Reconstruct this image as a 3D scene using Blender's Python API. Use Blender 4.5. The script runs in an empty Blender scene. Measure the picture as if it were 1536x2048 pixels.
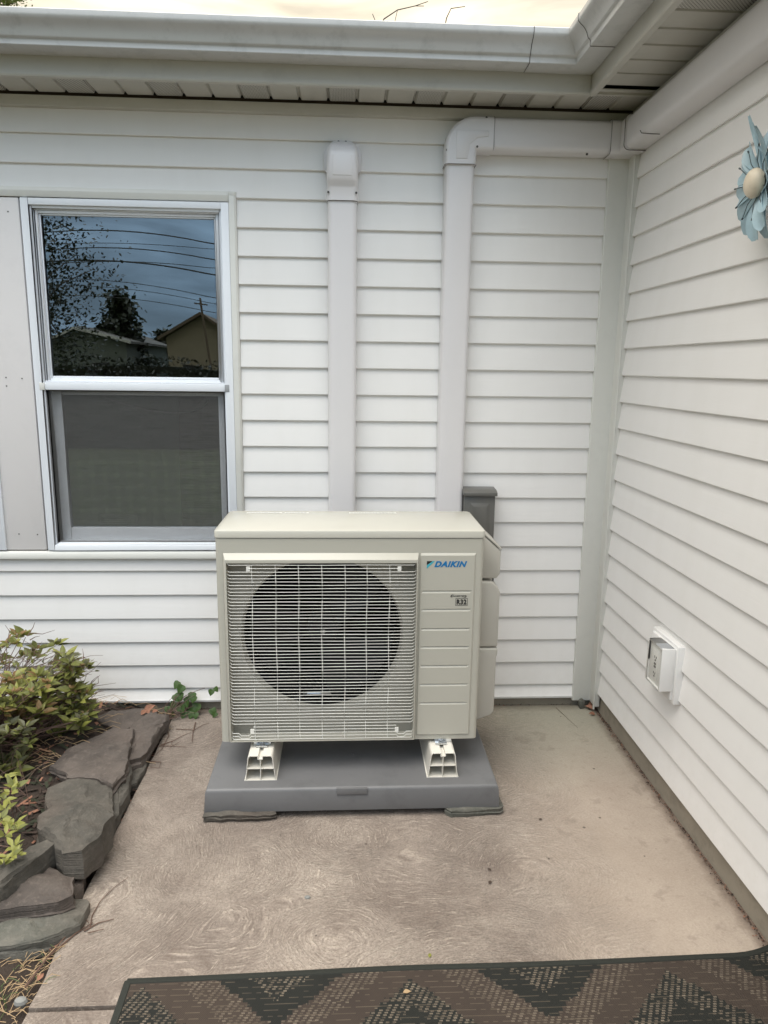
import bpy, bmesh, math, random
from mathutils import Vector, Matrix, noise
random.seed(7)
sc = bpy.context.scene
C = sc.collection

# ---------------------------------------------------------------- camera
CR = Vector((0.99859631, -0.05144191, 0.01261507))
CU = Vector((-0.00223234, 0.19708462, 0.98038394))
CF = Vector((0.05291906, 0.97903595, -0.19669313))
CP = Vector((-1.08453, -2.90021, 1.45675))
FPX = 1436.70
cam = bpy.data.objects.new('camera', bpy.data.cameras.new('camera'))
C.objects.link(cam)
m = Matrix.Identity(4)
for i in range(3):
    m[i][0], m[i][1], m[i][2], m[i][3] = CR[i], CU[i], -CF[i], CP[i]
cam.matrix_world = m
cam.data.sensor_fit = 'HORIZONTAL'
cam.data.sensor_width = 36.0
cam.data.lens = FPX / 1536 * 36.0
cam.data.clip_start = 0.05
cam.data.clip_end = 2000
sc.camera = cam

def ray(px, py):
    return CR * ((px - 768) / FPX) - CU * ((py - 1024) / FPX) + CF
def at(px, py, Y):
    d = ray(px, py); return CP + d * ((Y - CP.y) / d.y)
def atz(px, py, Z):
    d = ray(px, py); return CP + d * ((Z - CP.z) / d.z)

# ---------------------------------------------------------------- world, sun, exposure
w = bpy.data.worlds.new('World'); sc.world = w; w.use_nodes = True
nt = w.node_tree; N = nt.nodes; Lk = nt.links; N.clear()
out = N.new('ShaderNodeOutputWorld')
SUN_EL, SUN_AZ = math.radians(68), math.radians(205)
sky = N.new('ShaderNodeTexSky'); sky.sky_type = 'NISHITA'; sky.sun_disc = False
sky.sun_elevation = SUN_EL; sky.sun_rotation = SUN_AZ
bg1 = N.new('ShaderNodeBackground'); bg1.inputs[1].default_value = 0.05
Lk.new(sky.outputs[0], bg1.inputs[0])
tc = N.new('ShaderNodeTexCoord'); sep = N.new('ShaderNodeSeparateXYZ'); Lk.new(tc.outputs['Generated'], sep.inputs[0])
def wramp(src, els, lo=0.0, hi=1.0):
    r_ = N.new('ShaderNodeMapRange'); Lk.new(src, r_.inputs[0]); r_.inputs[1].default_value = lo; r_.inputs[2].default_value = hi
    c_ = N.new('ShaderNodeValToRGB'); Lk.new(r_.outputs[0], c_.inputs[0])
    for i, (p, c) in enumerate(els):
        e = c_.color_ramp.elements[i] if i < 2 else c_.color_ramp.elements.new(p)
        e.position = p; e.color = (tuple(c) if hasattr(c, '__len__') else (c, c, c)) + (1,)
    return c_.outputs[0]
def wmul(a, b):
    n_ = N.new('ShaderNodeMix'); n_.data_type = 'RGBA'; n_.blend_type = 'MULTIPLY'; n_.inputs[0].default_value = 1.0
    n_.clamp_result = False
    Lk.new(a, n_.inputs[6]); Lk.new(b, n_.inputs[7]); return n_.outputs[2]
mp = N.new('ShaderNodeMapping'); mp.inputs['Scale'].default_value = (1.3, 1.3, 5.0); mp.inputs['Rotation'].default_value = (.25, .2, 0); Lk.new(tc.outputs['Generated'], mp.inputs[0])
nz = N.new('ShaderNodeTexNoise'); nz.inputs['Scale'].default_value = 2.1; nz.inputs['Detail'].default_value = 7; nz.inputs['Distortion'].default_value = .6; Lk.new(mp.outputs[0], nz.inputs[0])
cover = wramp(nz.outputs[0], [(.30, .75), (.65, 1.0)])
# an overcast dome: about three times brighter overhead than near the horizon, warm to the north, blue grey to the south
tint = wramp(sep.outputs[1], [(0.0, (.25, .34, .43)), (1.0, (.42, .375, .295)), (.22, (.33, .345, .36)), (.40, (.38, .37, .35)), (.62, (.40, .375, .335))], -1.0, .9)
elev = wramp(sep.outputs[2], [(0.0, .13), (1.0, 1.0), (.20, .19), (.42, .24), (.68, .66)])
bg2 = N.new('ShaderNodeBackground'); bg2.inputs[1].default_value = 13.5
nz2 = N.new('ShaderNodeTexNoise'); nz2.inputs['Scale'].default_value = 3.2; nz2.inputs['Detail'].default_value = 6; nz2.inputs['Distortion'].default_value = 1.2
mp2 = N.new('ShaderNodeMapping'); mp2.inputs['Scale'].default_value = (1.0, 1.0, 6.5); mp2.inputs['Rotation'].default_value = (.1, .3, .4); Lk.new(tc.outputs['Generated'], mp2.inputs[0]); Lk.new(mp2.outputs[0], nz2.inputs[0])
lum = wmul(wramp(nz.outputs[0], [(.32, .70), (.66, 1.0)]), wramp(nz2.outputs[0], [(.34, .66), (.64, 1.12)]))
Lk.new(wmul(wmul(tint, elev), lum), bg2.inputs[0])
ms = N.new('ShaderNodeMixShader'); Lk.new(cover, ms.inputs[0]); Lk.new(bg1.outputs[0], ms.inputs[1]); Lk.new(bg2.outputs[0], ms.inputs[2])
Lk.new(ms.outputs[0], out.inputs[0])
sun = bpy.data.objects.new('sun', bpy.data.lights.new('sun', 'SUN')); C.objects.link(sun)
sun.data.energy = 1.5; sun.data.angle = math.radians(40); sun.data.color = (1, .95, .87)
sd = Vector((math.sin(SUN_AZ) * math.cos(SUN_EL), math.cos(SUN_AZ) * math.cos(SUN_EL), math.sin(SUN_EL)))
sun.rotation_euler = sd.to_track_quat('Z', 'Y').to_euler()
sc.view_settings.view_transform = 'Standard'; sc.view_settings.look = 'None'
sc.view_settings.exposure = 0.20; sc.view_settings.gamma = 1.0; sc.view_settings.use_curve_mapping = False
sc.cycles.max_bounces = 8; sc.cycles.diffuse_bounces = 5; sc.cycles.transparent_max_bounces = 12

# ---------------------------------------------------------------- materials
def srgb(r, g, b):
    f = lambda c: (c/255/12.92) if c/255 <= .04045 else ((c/255+.055)/1.055)**2.4
    return (f(r), f(g), f(b))
class NT:
    def __init__(s, name):
        s.m = bpy.data.materials.new(name); s.m.use_nodes = True; s.t = s.m.node_tree
        s.b = s.t.nodes['Principled BSDF']; s.o = s.t.nodes['Material Output']
    def n(s, typ, ins=None, **kw):
        nd = s.t.nodes.new(typ)
        for k, v in kw.items(): setattr(nd, k, v)
        for k, v in (ins or {}).items():
            if isinstance(v, bpy.types.NodeSocket): s.t.links.new(v, nd.inputs[k])
            else: nd.inputs[k].default_value = v
        return nd
    def l(s, a, b): s.t.links.new(a, b)
    def math(s, op, a, b=0.0, c=0.0):
        nd = s.n('ShaderNodeMath', operation=op)
        for i, v in enumerate((a, b, c)):
            if isinstance(v, bpy.types.NodeSocket): s.l(v, nd.inputs[i])
            else: nd.inputs[i].default_value = v
        return nd.outputs[0]
    def pos(s, scale=(1, 1, 1), rot=(0, 0, 0)):
        g = s.n('ShaderNodeNewGeometry')
        return s.n('ShaderNodeMapping', {'Vector': g.outputs['Position'], 'Scale': scale, 'Rotation': rot}).outputs[0]
    def noise(s, scale, detail=4, rough=.5, vec=None, dist=0):
        nd = s.n('ShaderNodeTexNoise', {'Scale': scale, 'Detail': detail, 'Roughness': rough, 'Distortion': dist})
        s.l(vec if vec is not None else s.pos(), nd.inputs['Vector']); return nd.outputs[0]
    def ramp(s, fac, els):
        nd = s.n('ShaderNodeValToRGB', {'Fac': fac}); r = nd.color_ramp
        for i, (p, c) in enumerate(els):
            e = r.elements[i] if i < 2 else r.elements.new(p)
            e.position = p; e.color = tuple(c)[:3] + (1,) if hasattr(c, '__len__') else (c, c, c, 1)
        return nd.outputs[0]
    def mix(s, f, a, b, mode='MIX'):
        nd = s.n('ShaderNodeMix', data_type='RGBA', blend_type=mode)
        for i, v in ((0, f), (6, a), (7, b)):
            if isinstance(v, bpy.types.NodeSocket): s.l(v, nd.inputs[i])
            elif i == 0: nd.inputs[0].default_value = v
            else: nd.inputs[i].default_value = tuple(v)[:3] + (1,)
        return nd.outputs[2]
    def base(s, v):
        if isinstance(v, bpy.types.NodeSocket): s.l(v, s.b.inputs['Base Color'])
        else: s.b.inputs['Base Color'].default_value = tuple(v)[:3] + (1,)
    def rough(s, v):
        if isinstance(v, bpy.types.NodeSocket): s.l(v, s.b.inputs['Roughness'])
        else: s.b.inputs['Roughness'].default_value = v
    def bump(s, h, strength=.3, dist=.002):
        nd = s.n('ShaderNodeBump', {'Strength': strength, 'Distance': dist, 'Height': h}); s.l(nd.outputs[0], s.b.inputs['Normal'])

def simple(name, col, rough=.5, var=.08, scale=6, bump=0, bscale=200, metal=0, spec=None, grime=0):
    t = NT(name)
    nz = t.noise(scale, 5)
    c = t.mix(nz, tuple(x*(1-var) for x in col), tuple(min(1, x*(1+var)) for x in col))
    if grime:
        g = t.ramp(t.noise(scale*2.3, 8, .7), [(.52, 0.0), (.75, 1.0)])
        c = t.mix(t.math('MULTIPLY', g, grime), c, tuple(x*.45 for x in col))
    t.base(c); t.rough(rough); t.b.inputs['Metallic'].default_value = metal
    if spec is not None: t.b.inputs['Specular IOR Level'].default_value = spec
    if bump: t.bump(t.noise(bscale, 3), bump, .001)
    return t.m
M = {}
def siding_mat(name, along):
    t = NT(name)
    g1 = t.noise(1.0, 4, .6, t.pos((3, 3, 160) if along == 'x' else (3, 3, 160)))
    g2 = t.noise(1.3, 5)
    streak = t.ramp(t.noise(1.0, 6, .6, t.pos((9, 9, 1.2))), [(.45, 0.0), (.8, 1.0)])
    low = t.n('ShaderNodeMapRange', {0: t.n('ShaderNodeSeparateXYZ', {0: t.pos()}).outputs[2], 1: .35, 2: .03}); low.clamp = True
    splash = t.math('MULTIPLY', low.outputs[0], t.ramp(t.noise(26, 6, .7), [(.4, 0.0), (.75, 1.0)]))
    c = t.mix(g2, (.79, .775, .755), (.825, .812, .792))
    c = t.mix(t.math('MULTIPLY', streak, .14), c, (.62, .60, .54))
    c = t.mix(t.math('MULTIPLY', splash, .14), c, (.42, .38, .32))
    t.base(c); t.rough(.52); t.b.inputs['Specular IOR Level'].default_value = .35
    t.bump(g1, .22, .0012)
    return t.m
M['siding'] = siding_mat('vinyl_siding', 'x')
M['trim'] = simple('vinyl_trim', (.68, .675, .63), .45, .03, 3, .06, 90, grime=.12)
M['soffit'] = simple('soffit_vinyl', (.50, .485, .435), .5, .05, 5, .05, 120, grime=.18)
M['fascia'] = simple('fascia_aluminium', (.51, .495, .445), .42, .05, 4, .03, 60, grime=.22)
M['gutter'] = simple('gutter_aluminium', (.56, .56, .55), .27, .07, 7, .05, 25, spec=.8, grime=.35)
M['frame'] = simple('window_vinyl', (.80, .825, .86), .35, .02, 4, grime=.05)
M['panel'] = simple('painted_panel', (.70, .67, .655), .5, .03, 3, .08, 40, grime=.1)
M['duct'] = simple('duct_pvc', (.69, .67, .67), .30, .03, 3, .02, 30, spec=.5, grime=.06)
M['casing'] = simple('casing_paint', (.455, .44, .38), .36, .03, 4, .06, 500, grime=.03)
M['casing_top'] = simple('casing_top_lit', (.50, .485, .425), .25, .03, 4, .05, 500, grime=.05)  # lighter copy of the casing paint: light from above put into the colour
M['casing_plastic'] = simple('casing_plastic', (.46, .44, .39), .42, .03, 4, .08, 300)
M['shroud'] = simple('shroud_plastic_shaded', (.24, .232, .20), .5, .05, 5, .05, 200)  # casing plastic darkened: shade behind the grille wires is put into the colour
M['grille'] = simple('grille_wire', (.76, .75, .70), .35, .02, 9)
M['dark'] = simple('dark_interior', (.006, .006, .006), .7)
M['fan'] = simple('fan_plastic', (.006, .006, .0065), .6, spec=.2)
M['coil'] = simple('coil_fins', (.006, .006, .006), .7, spec=.1)
M['pad'] = simple('pad_plastic', srgb(104, 104, 105), .5, .16, 4, .25, 260, grime=.4)
M['rail'] = simple('rail_pvc', (.70, .67, .60), .45, .05, 10, .05, 200, grime=.15)
M['zinc'] = simple('zinc_plate', (.62, .64, .66), .28, .15, 40, .1, 120, metal=1)
M['box'] = simple('grey_enamel', (.115, .112, .102), .38, .08, 5, .04, 300)
M['screw'] = simple('screw_steel', (.10, .09, .08), .4, metal=.6)
M['black'] = simple('black_print', (.015, .015, .015), .5)
M['blue'] = simple('blue_print', srgb(0, 108, 165), .45)
M['cyan'] = simple('cyan_print', srgb(70, 165, 180), .45)
M['label'] = simple('label_paper', (.66, .65, .60), .5)
M['sock'] = simple('receptacle_plastic', (.80, .79, .77), .35)
M['latch'] = simple('latch_plastic', (.90, .91, .90), .4)
M['latch_grey'] = simple('latch_grey', (.33, .34, .35), .4)
M['petal'] = simple('petal_enamel', (.36, .50, .56), .38, .2, 30, .25, 120, spec=.6, grime=.25)
M['petal_centre'] = simple('centre_enamel', (.72, .63, .49), .4, .15, 25, .1, 60, grime=.25)
M['stamen'] = simple('stamen_wire', (.06, .08, .085), .45)
M['twig'] = simple('dry_twig', srgb(96, 74, 62), .8, .35, 60)
M['stem'] = simple('shrub_stem', srgb(104, 82, 72), .8, .35, 50)
M['bark'] = simple('bark', (.09, .075, .06), .9, .3, 12, .5, 30)
M['roof'] = simple('roof_shingle', (.10, .095, .09), .95, .3, 40, .6, 150)
M['dryleaf'] = simple('dry_leaf', srgb(138, 98, 78), .75, .35, 60)
M['rubber'] = simple('rug_binding', (.016, .018, .014), .85, .3, 200, .5, 500)
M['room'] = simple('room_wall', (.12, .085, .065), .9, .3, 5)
M['board'] = simple('room_board', (.52, .58, .52), .8, .1, 5)
M['paper'] = simple('paper', (.75, .75, .73), .7)
M['cord'] = simple('cord', (.75, .73, .70), .6)
M['found'] = simple('foundation_render', srgb(146, 138, 124), .9, .22, 9, .5, 90, grime=.5)
M['pebble'] = simple('pebble', (.2, .2, .19), .8, .3, 40)
M['soil_chip'] = simple('bark_chip', (.055, .036, .027), .95, .5, 30)
M['moss'] = simple('moss', (.03, .034, .018), .95, .5, 60)
M['straw'] = simple('straw', srgb(158, 134, 102), .85, .3, 30)
M['grassblade'] = simple('grass_blade', (.07, .10, .03), .7, .3, 30)
def leafmat(name, col, var=.25):
    t = NT(name)
    c = t.mix(t.noise(55, 3), tuple(x*(1-var) for x in col), tuple(x*(1+var) for x in col))
    t.base(c); t.rough(.5)
    tr = t.n('ShaderNodeBsdfTranslucent', {'Color': c}); mx = t.n('ShaderNodeMixShader', {0: .25})
    t.l(t.b.outputs[0], mx.inputs[1]); t.l(tr.outputs[0], mx.inputs[2]); t.l(mx.outputs[0], t.o.inputs[0])
    return t.m
M['leaf_a'] = leafmat('leaf_yellow_green', (.26, .265, .06))
M['leaf_b'] = leafmat('leaf_green', (.155, .165, .04))
M['leaf_c'] = leafmat('leaf_orange', (.22, .135, .05))
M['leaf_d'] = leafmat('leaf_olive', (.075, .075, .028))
M['vine'] = leafmat('leaf_vine', (.05, .10, .018))
M['treeleaf'] = leafmat('leaf_tree', (.10, .14, .03))
M['treeleaf2'] = leafmat('leaf_tree_light', (.16, .19, .05))
M['conifer'] = leafmat('leaf_conifer_backlit', (.018, .026, .012))  # darkened leaf colour: backlit shade of the mirrored trees is painted in
M['hedge'] = leafmat('leaf_hedge_backlit', (.012, .016, .007))  # darkened leaf colour: backlit shade of the mirrored hedge is painted in
M['housesid'] = simple('far_siding', (.20, .17, .125), .7)
M['housegrey'] = simple('far_grey_siding', (.10, .115, .105), .7)
M['fartrim'] = simple('far_trim', (.42, .42, .41), .6)
M['wire'] = simple('wire_rubber', (.012, .012, .012), .6)
M['pole'] = simple('pole_wood', (.10, .075, .055), .9)

def stone_mat(name, c1, c2):
    t = NT(name)
    n1 = t.noise(7, 6, .62); n2 = t.noise(60, 6, .7); n3 = t.noise(3.0, 3)
    st = t.noise(6, 4, .5, t.pos((1, 1, 40)))
    c = t.mix(t.ramp(n1, [(.35, 0.0), (.65, 1.0)]), c1, c2)
    c = t.mix(t.math('MULTIPLY', t.ramp(n2, [(.5, 0.0), (.72, 1.0)]), .45), c, tuple(x*1.7 for x in c2))
    c = t.mix(t.math('MULTIPLY', t.ramp(n3, [(.5, 0.0), (.7, 1.0)]), .4), c, (.10, .07, .055))
    t.base(c); t.rough(.8)
    h = t.math('ADD', t.math('MULTIPLY', n1, 1.2), t.math('ADD', t.math('MULTIPLY', n2, .35), t.math('MULTIPLY', st, .3)))
    t.bump(h, .9, .012)
    return t.m
M['stone_g'] = stone_mat('slate_green', (.054, .050, .042), (.100, .089, .074))
M['stone_b'] = stone_mat('slate_brown', (.062, .051, .044), (.115, .094, .080))
M['stone_l'] = stone_mat('slate_light', (.080, .082, .068), (.14, .13, .11))

# patio concrete: swirled float finish
def patio_mat():
    t = NT('patio_concrete')
    P = t.pos()
    sp = t.n('ShaderNodeSeparateXYZ', {0: P}); X, Y = sp.outputs[0], sp.outputs[1]
    warp = t.n('ShaderNodeTexNoise', {'Vector': P, 'Scale': 5.5, 'Detail': 3})
    wv = t.n('ShaderNodeVectorMath', {0: warp.outputs['Color'], 1: (.5, .5, .5)}, operation='SUBTRACT')
    ws = t.n('ShaderNodeVectorMath', {0: wv.outputs[0]}, operation='SCALE'); ws.inputs[3].default_value = .085
    Q = t.n('ShaderNodeVectorMath', {0: P, 1: ws.outputs[0]}, operation='ADD').outputs[0]
    def swirl(off, sc_, freq, K):
        mp = t.n('ShaderNodeMapping', {'Vector': Q, 'Location': off, 'Scale': (sc_, sc_*1.25, 0)})
        v = t.n('ShaderNodeTexVoronoi', {'Vector': mp.outputs[0], 'Scale': 1.0, 'Randomness': .9}, feature='F1')
        dv = t.n('ShaderNodeVectorMath', {0: mp.outputs[0], 1: v.outputs['Position']}, operation='SUBTRACT').outputs[0]
        ln = t.n('ShaderNodeVectorMath', {0: dv}, operation='LENGTH').outputs['Value']
        un = t.n('ShaderNodeSeparateXYZ', {0: t.n('ShaderNodeVectorMath', {0: dv}, operation='NORMALIZE').outputs[0]})
        rn = t.n('ShaderNodeSeparateColor', {0: v.outputs['Color']}).outputs[0]
        cv = t.n('ShaderNodeCombineXYZ', {0: t.math('MULTIPLY', ln, freq/sc_), 1: t.math('ADD', t.math('MULTIPLY', un.outputs[0], K), t.math('MULTIPLY', rn, 37)), 2: t.math('MULTIPLY', un.outputs[1], K)})
        return t.n('ShaderNodeTexNoise', {'Vector': cv.outputs[0], 'Scale': 1.0, 'Detail': 2.0, 'Roughness': .45, 'Distortion': .25}).outputs[0]
    s1 = swirl((.3, .15, 0), 1.7, 300, 8.0); s2 = swirl((1.7, 3.1, 0), 2.4, 310, 6.0); s3 = swirl((5.2, 7.7, 0), 1.2, 310, 11.0)
    sel = t.ramp(t.noise(2.4, 2), [(.44, 0.0), (.56, 1.0)]); sel2 = t.ramp(t.noise(1.9, 2, .5, t.pos((1, 1, 1), (0, 0, 1))), [(.50, 0.0), (.60, 1.0)])
    s = t.mix(sel2, t.mix(sel, s1, s2), s3)
    fine = t.noise(150, 5, .75); med = t.noise(38, 6, .7); big = t.noise(2.3, 6, .65); big2 = t.noise(5.5, 7, .7)
    # broken lines
    br = t.ramp(t.noise(30, 5, .7), [(.30, .25), (.60, 1.0)])
    lines = t.math('MULTIPLY', t.ramp(s, [(.52, 0.0), (.64, 1.0)]), br)
    # finish is trowelled smooth towards the right wall and rear corner
    sm = t.n('ShaderNodeMapRange', {0: t.math('ADD', X, t.math('MULTIPLY', big2, .35)), 1: -.42, 2: -.08}); sm.clamp = True
    smo = sm.outputs[0]
    smask = t.math('SUBTRACT', 1.0, t.math('MULTIPLY', smo, .9))
    lines = t.math('MULTIPLY', lines, smask)
    c = t.mix(t.ramp(big, [(.30, 0.0), (.68, 1.0)]), srgb(119, 108, 100), srgb(172, 160, 148))
    c = t.mix(t.math('MULTIPLY', t.ramp(big2, [(.44, 0.0), (.66, 1.0)]), .5), c, srgb(104, 91, 82))
    c = t.mix(t.math('MULTIPLY', smo, .5), c, srgb(196, 180, 163))
    # grey green algae towards the rear corner
    gy = t.n('ShaderNodeMapRange', {0: t.math('ADD', Y, t.math('MULTIPLY', big, .5)), 1: -.45, 2: .15}); gy.clamp = True
    gx = t.n('ShaderNodeMapRange', {0: X, 1: -.85, 2: -.35}); gx.clamp = True
    c = t.mix(t.math('MULTIPLY', t.math('MULTIPLY', gy.outputs[0], gx.outputs[0]), .85), c, srgb(150, 148, 133))
    c = t.mix(t.math('MULTIPLY', lines, .38), c, srgb(216, 201, 185))
    c = t.mix(t.math('MULTIPLY', t.math('MULTIPLY', t.ramp(s, [(.34, 1.0), (.46, 0.0)]), smask), .40), c, srgb(92, 79, 70))
    c = t.mix(t.math('MULTIPLY', t.math('MULTIPLY', t.ramp(fine, [(.40, 1.0), (.60, 0.0)]), t.math('ADD', .3, t.math('MULTIPLY', smask, .7))), .42), c, srgb(80, 68, 60))
    c = t.mix(t.math('MULTIPLY', t.ramp(med, [(.57, 0.0), (.75, 1.0)]), .35), c, srgb(88, 74, 66))
    # soft round water stains and a faint hairline crack
    st_ = t.ramp(t.noise(9, 4, .6, None, .4), [(.60, 0.0), (.66, 1.0)])
    c = t.mix(t.math('MULTIPLY', st_, .22), c, srgb(92, 80, 72))
    # specks
    vs = t.n('ShaderNodeTexVoronoi', {'Vector': P, 'Scale': 13.0, 'Randomness': 1.0}, feature='F1')
    vr = t.math('LESS_THAN', vs.outputs['Distance'], t.math('MULTIPLY', t.n('ShaderNodeSeparateColor', {0: vs.outputs['Color']}).outputs[0], .065))
    c = t.mix(t.math('MULTIPLY', vr, .7), c, srgb(62, 52, 46))
    # damp grime line along the foundation and the wall
    ex = t.n('ShaderNodeMapRange', {0: t.math('ADD', X, t.math('MULTIPLY', t.noise(22, 5, .7), .05)), 1: -.005, 2: .035}); ex.clamp = True
    c = t.mix(t.math('MULTIPLY', ex.outputs[0], .75), c, srgb(84, 66, 54))
    ey = t.n('ShaderNodeMapRange', {0: t.math('ADD', Y, t.math('MULTIPLY', t.noise(22, 5, .7), .05)), 1: -.02, 2: .03}); ey.clamp = True
    c = t.mix(t.math('MULTIPLY', ey.outputs[0], .5), c, srgb(84, 74, 62))
    t.base(c); t.rough(.88)
    h = t.math('ADD', t.math('MULTIPLY', lines, 1.0), t.math('MULTIPLY', t.math('ADD', t.math('MULTIPLY', fine, .8), t.math('MULTIPLY', med, .5)), t.math('ADD', .25, t.math('MULTIPLY', smask, .75))))
    t.bump(h, .9, .003)
    return t.m
M['patio'] = patio_mat()

def soil_mat():
    t = NT('soil')
    c = t.mix(t.noise(20, 8, .7), (.018, .013, .010), (.085, .06, .045))
    g = t.n('ShaderNodeSeparateXYZ', {0: t.pos()}).outputs[1]
    far = t.n('ShaderNodeMapRange', {0: g, 1: -3.0, 2: -4.5}); far.clamp = True
    lawn = t.mix(t.noise(6, 6, .7), (.045, .065, .02), (.09, .11, .035))
    t.base(t.mix(far.outputs[0], c, lawn)); t.rough(.95); t.bump(t.noise(60, 8, .75), .8, .02)
    return t.m
M['soil'] = soil_mat()

RUGX0, RUGY0 = -1.604, -1.40
def rug_mat():
    t = NT('rug_weave')
    P = t.pos(); sp = t.n('ShaderNodeSeparateXYZ', {0: P})
    u = t.math('SUBTRACT', sp.outputs[0], RUGX0); v = t.math('SUBTRACT', RUGY0, sp.outputs[1])
    wob = t.math('MULTIPLY', t.math('SUBTRACT', t.noise(45, 2), .5), .008)
    PER = .635
    uq = t.math('DIVIDE', t.math('FLOOR', t.math('MULTIPLY', u, 85)), 85)
    vq = t.math('DIVIDE', t.math('FLOOR', t.math('MULTIPLY', v, 80)), 80)
    ph = t.math('ABSOLUTE', t.math('SUBTRACT', t.math('FRACT', t.math('ADD', t.math('DIVIDE', uq, PER), .44)), .5))  # 0 at apex
    zz = t.math('ADD', t.math('SUBTRACT', vq, t.math('MULTIPLY', ph, PER*.92)), wob)
    band = t.math('FRACT', t.math('ADD', t.math('DIVIDE', zz, .32), .94))
    # four bands per period: dotted dark, plain dark, dotted brown, plain brown
    dark = t.math('LESS_THAN', band, .46)
    dots = t.math('ADD', t.math('MULTIPLY', t.math('LESS_THAN', band, .24), 1.0), t.math('MULTIPLY', t.math('MULTIPLY', t.math('GREATER_THAN', band, .46), t.math('LESS_THAN', band, .74)), .8))
    n1 = t.noise(7, 4)
    cd = t.mix(n1, (.004, .005, .004), (.015, .016, .011))
    cb = t.mix(n1, (.034, .023, .018), (.068, .048, .034))
    c = t.mix(dark, cb, cd)
    # woven dashes: rows across, staggered
    row = t.math('MULTIPLY', v, 160.0); ri = t.math('FLOOR', row); rf = t.math('FRACT', row)
    col = t.math('ADD', t.math('MULTIPLY', u, 66.0), t.math('MULTIPLY', ri, .22)); ci = t.math('FLOOR', col); cf = t.math('FRACT', col)
    comb = t.n('ShaderNodeCombineXYZ', {0: ri, 1: ci}); wn = t.n('ShaderNodeTexWhiteNoise', {'Vector': comb.outputs[0]})
    dsh = t.math('MULTIPLY', t.math('LESS_THAN', t.math('ABSOLUTE', t.math('SUBTRACT', rf, .5)), .33), t.math('LESS_THAN', t.math('ABSOLUTE', t.math('SUBTRACT', cf, .5)), .27))
    keep = t.math('GREATER_THAN', wn.outputs[0], .12)
    f = t.math('MULTIPLY', t.math('MULTIPLY', dsh, keep), dots)
    tan = t.mix(wn.outputs[0], (.11, .085, .06), (.25, .205, .155))
    c = t.mix(t.math('MULTIPLY', t.math('MULTIPLY', f, t.ramp(t.noise(60, 4), [(.3, .35), (.6, 1.0)])), .9), c, tan)
    # fine stray dashes on long rows everywhere
    ri2 = t.math('FLOOR', t.math('MULTIPLY', v, 62.0)); rf2 = t.math('FRACT', t.math('MULTIPLY', v, 62.0))
    ci2 = t.math('FLOOR', t.math('MULTIPLY', u, 90.0)); w2 = t.n('ShaderNodeTexWhiteNoise', {'Vector': t.n('ShaderNodeCombineXYZ', {0: ri2, 1: ci2}).outputs[0]})
    f2 = t.math('MULTIPLY', t.math('LESS_THAN', rf2, .16), t.math('GREATER_THAN', w2.outputs[0], .45))
    c = t.mix(t.math('MULTIPLY', t.math('MULTIPLY', f2, t.noise(30, 3)), .55), c, (.22, .175, .125))
    # weave
    wx = t.math('SINE', t.math('MULTIPLY', u, 1500.0)); wy = t.math('SINE', t.math('MULTIPLY', v, 1500.0))
    wvv = t.math('MULTIPLY', wx, wy)
    c = t.mix(t.math('MULTIPLY', t.math('ADD', wvv, 1.0), .18), c, (.0, .0, .0))
    t.base(c); t.rough(.85)
    t.bump(t.math('ADD', t.math('MULTIPLY', f, 1.0), t.math('ADD', t.math('MULTIPLY', wvv, .25), t.math('MULTIPLY', t.math('LESS_THAN', rf2, .16), -.4))), .7, .003)
    return t.m
M['rug'] = rug_mat()

def perf_mat():
    t = NT('soffit_perforated')
    P = t.pos((1, 1, 0)); 
    mp = t.n('ShaderNodeMapping', {'Vector': P, 'Rotation': (0, 0, math.radians(45))})
    v = t.n('ShaderNodeTexVoronoi', {'Vector': mp.outputs[0], 'Scale': 125.0, 'Randomness': 0.0}, feature='F1')
    h = t.math('LESS_THAN', v.outputs['Distance'], .27)
    t.base(t.mix(h, (.49, .475, .43), (.08, .075, .065))); t.rough(.5)
    t.bump(t.math('SUBTRACT', 1.0, h), .4, .001)
    return t.m
M['perf'] = perf_mat()

def glass_mat():
    t = NT('window_glass')
    fr = t.n('ShaderNodeFresnel', {'IOR': 3.5})
    g = t.n('ShaderNodeBsdfGlossy', {'Color': (.78, .91, 1.0, 1), 'Roughness': 0.0})
    tr = t.n('ShaderNodeBsdfTransparent', {'Color': (.86, .88, .86, 1)})
    mx = t.n('ShaderNodeMixShader', {0: fr.outputs[0]})
    t.l(tr.outputs[0], mx.inputs[1]); t.l(g.outputs[0], mx.inputs[2]); t.l(mx.outputs[0], t.o.inputs[0])
    return t.m
M['glass'] = glass_mat()
def screen_mat():
    t = NT('insect_screen')
    sp = t.n('ShaderNodeSeparateXYZ', {0: t.pos()})
    a = t.math('GREATER_THAN', t.math('FRACT', t.math('MULTIPLY', sp.outputs[0], 640.0)), .70)
    b = t.math('GREATER_THAN', t.math('FRACT', t.math('MULTIPLY', sp.outputs[2], 640.0)), .70)
    k = t.math('MAXIMUM', a, b)
    k = t.math('MULTIPLY', k, t.math('ADD', .30, t.math('MULTIPLY', t.noise(1, 5, .65, t.pos((9, 1, 210))), 1.15)))
    tr = t.n('ShaderNodeBsdfTransparent'); df = t.n('ShaderNodeBsdfDiffuse', {'Color': (.15, .148, .142, 1)})
    mx = t.n('ShaderNodeMixShader', {0: k}); t.l(tr.outputs[0], mx.inputs[1]); t.l(df.outputs[0], mx.inputs[2]); t.l(mx.outputs[0], t.o.inputs[0])
    return t.m
M['screen'] = screen_mat()
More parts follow.
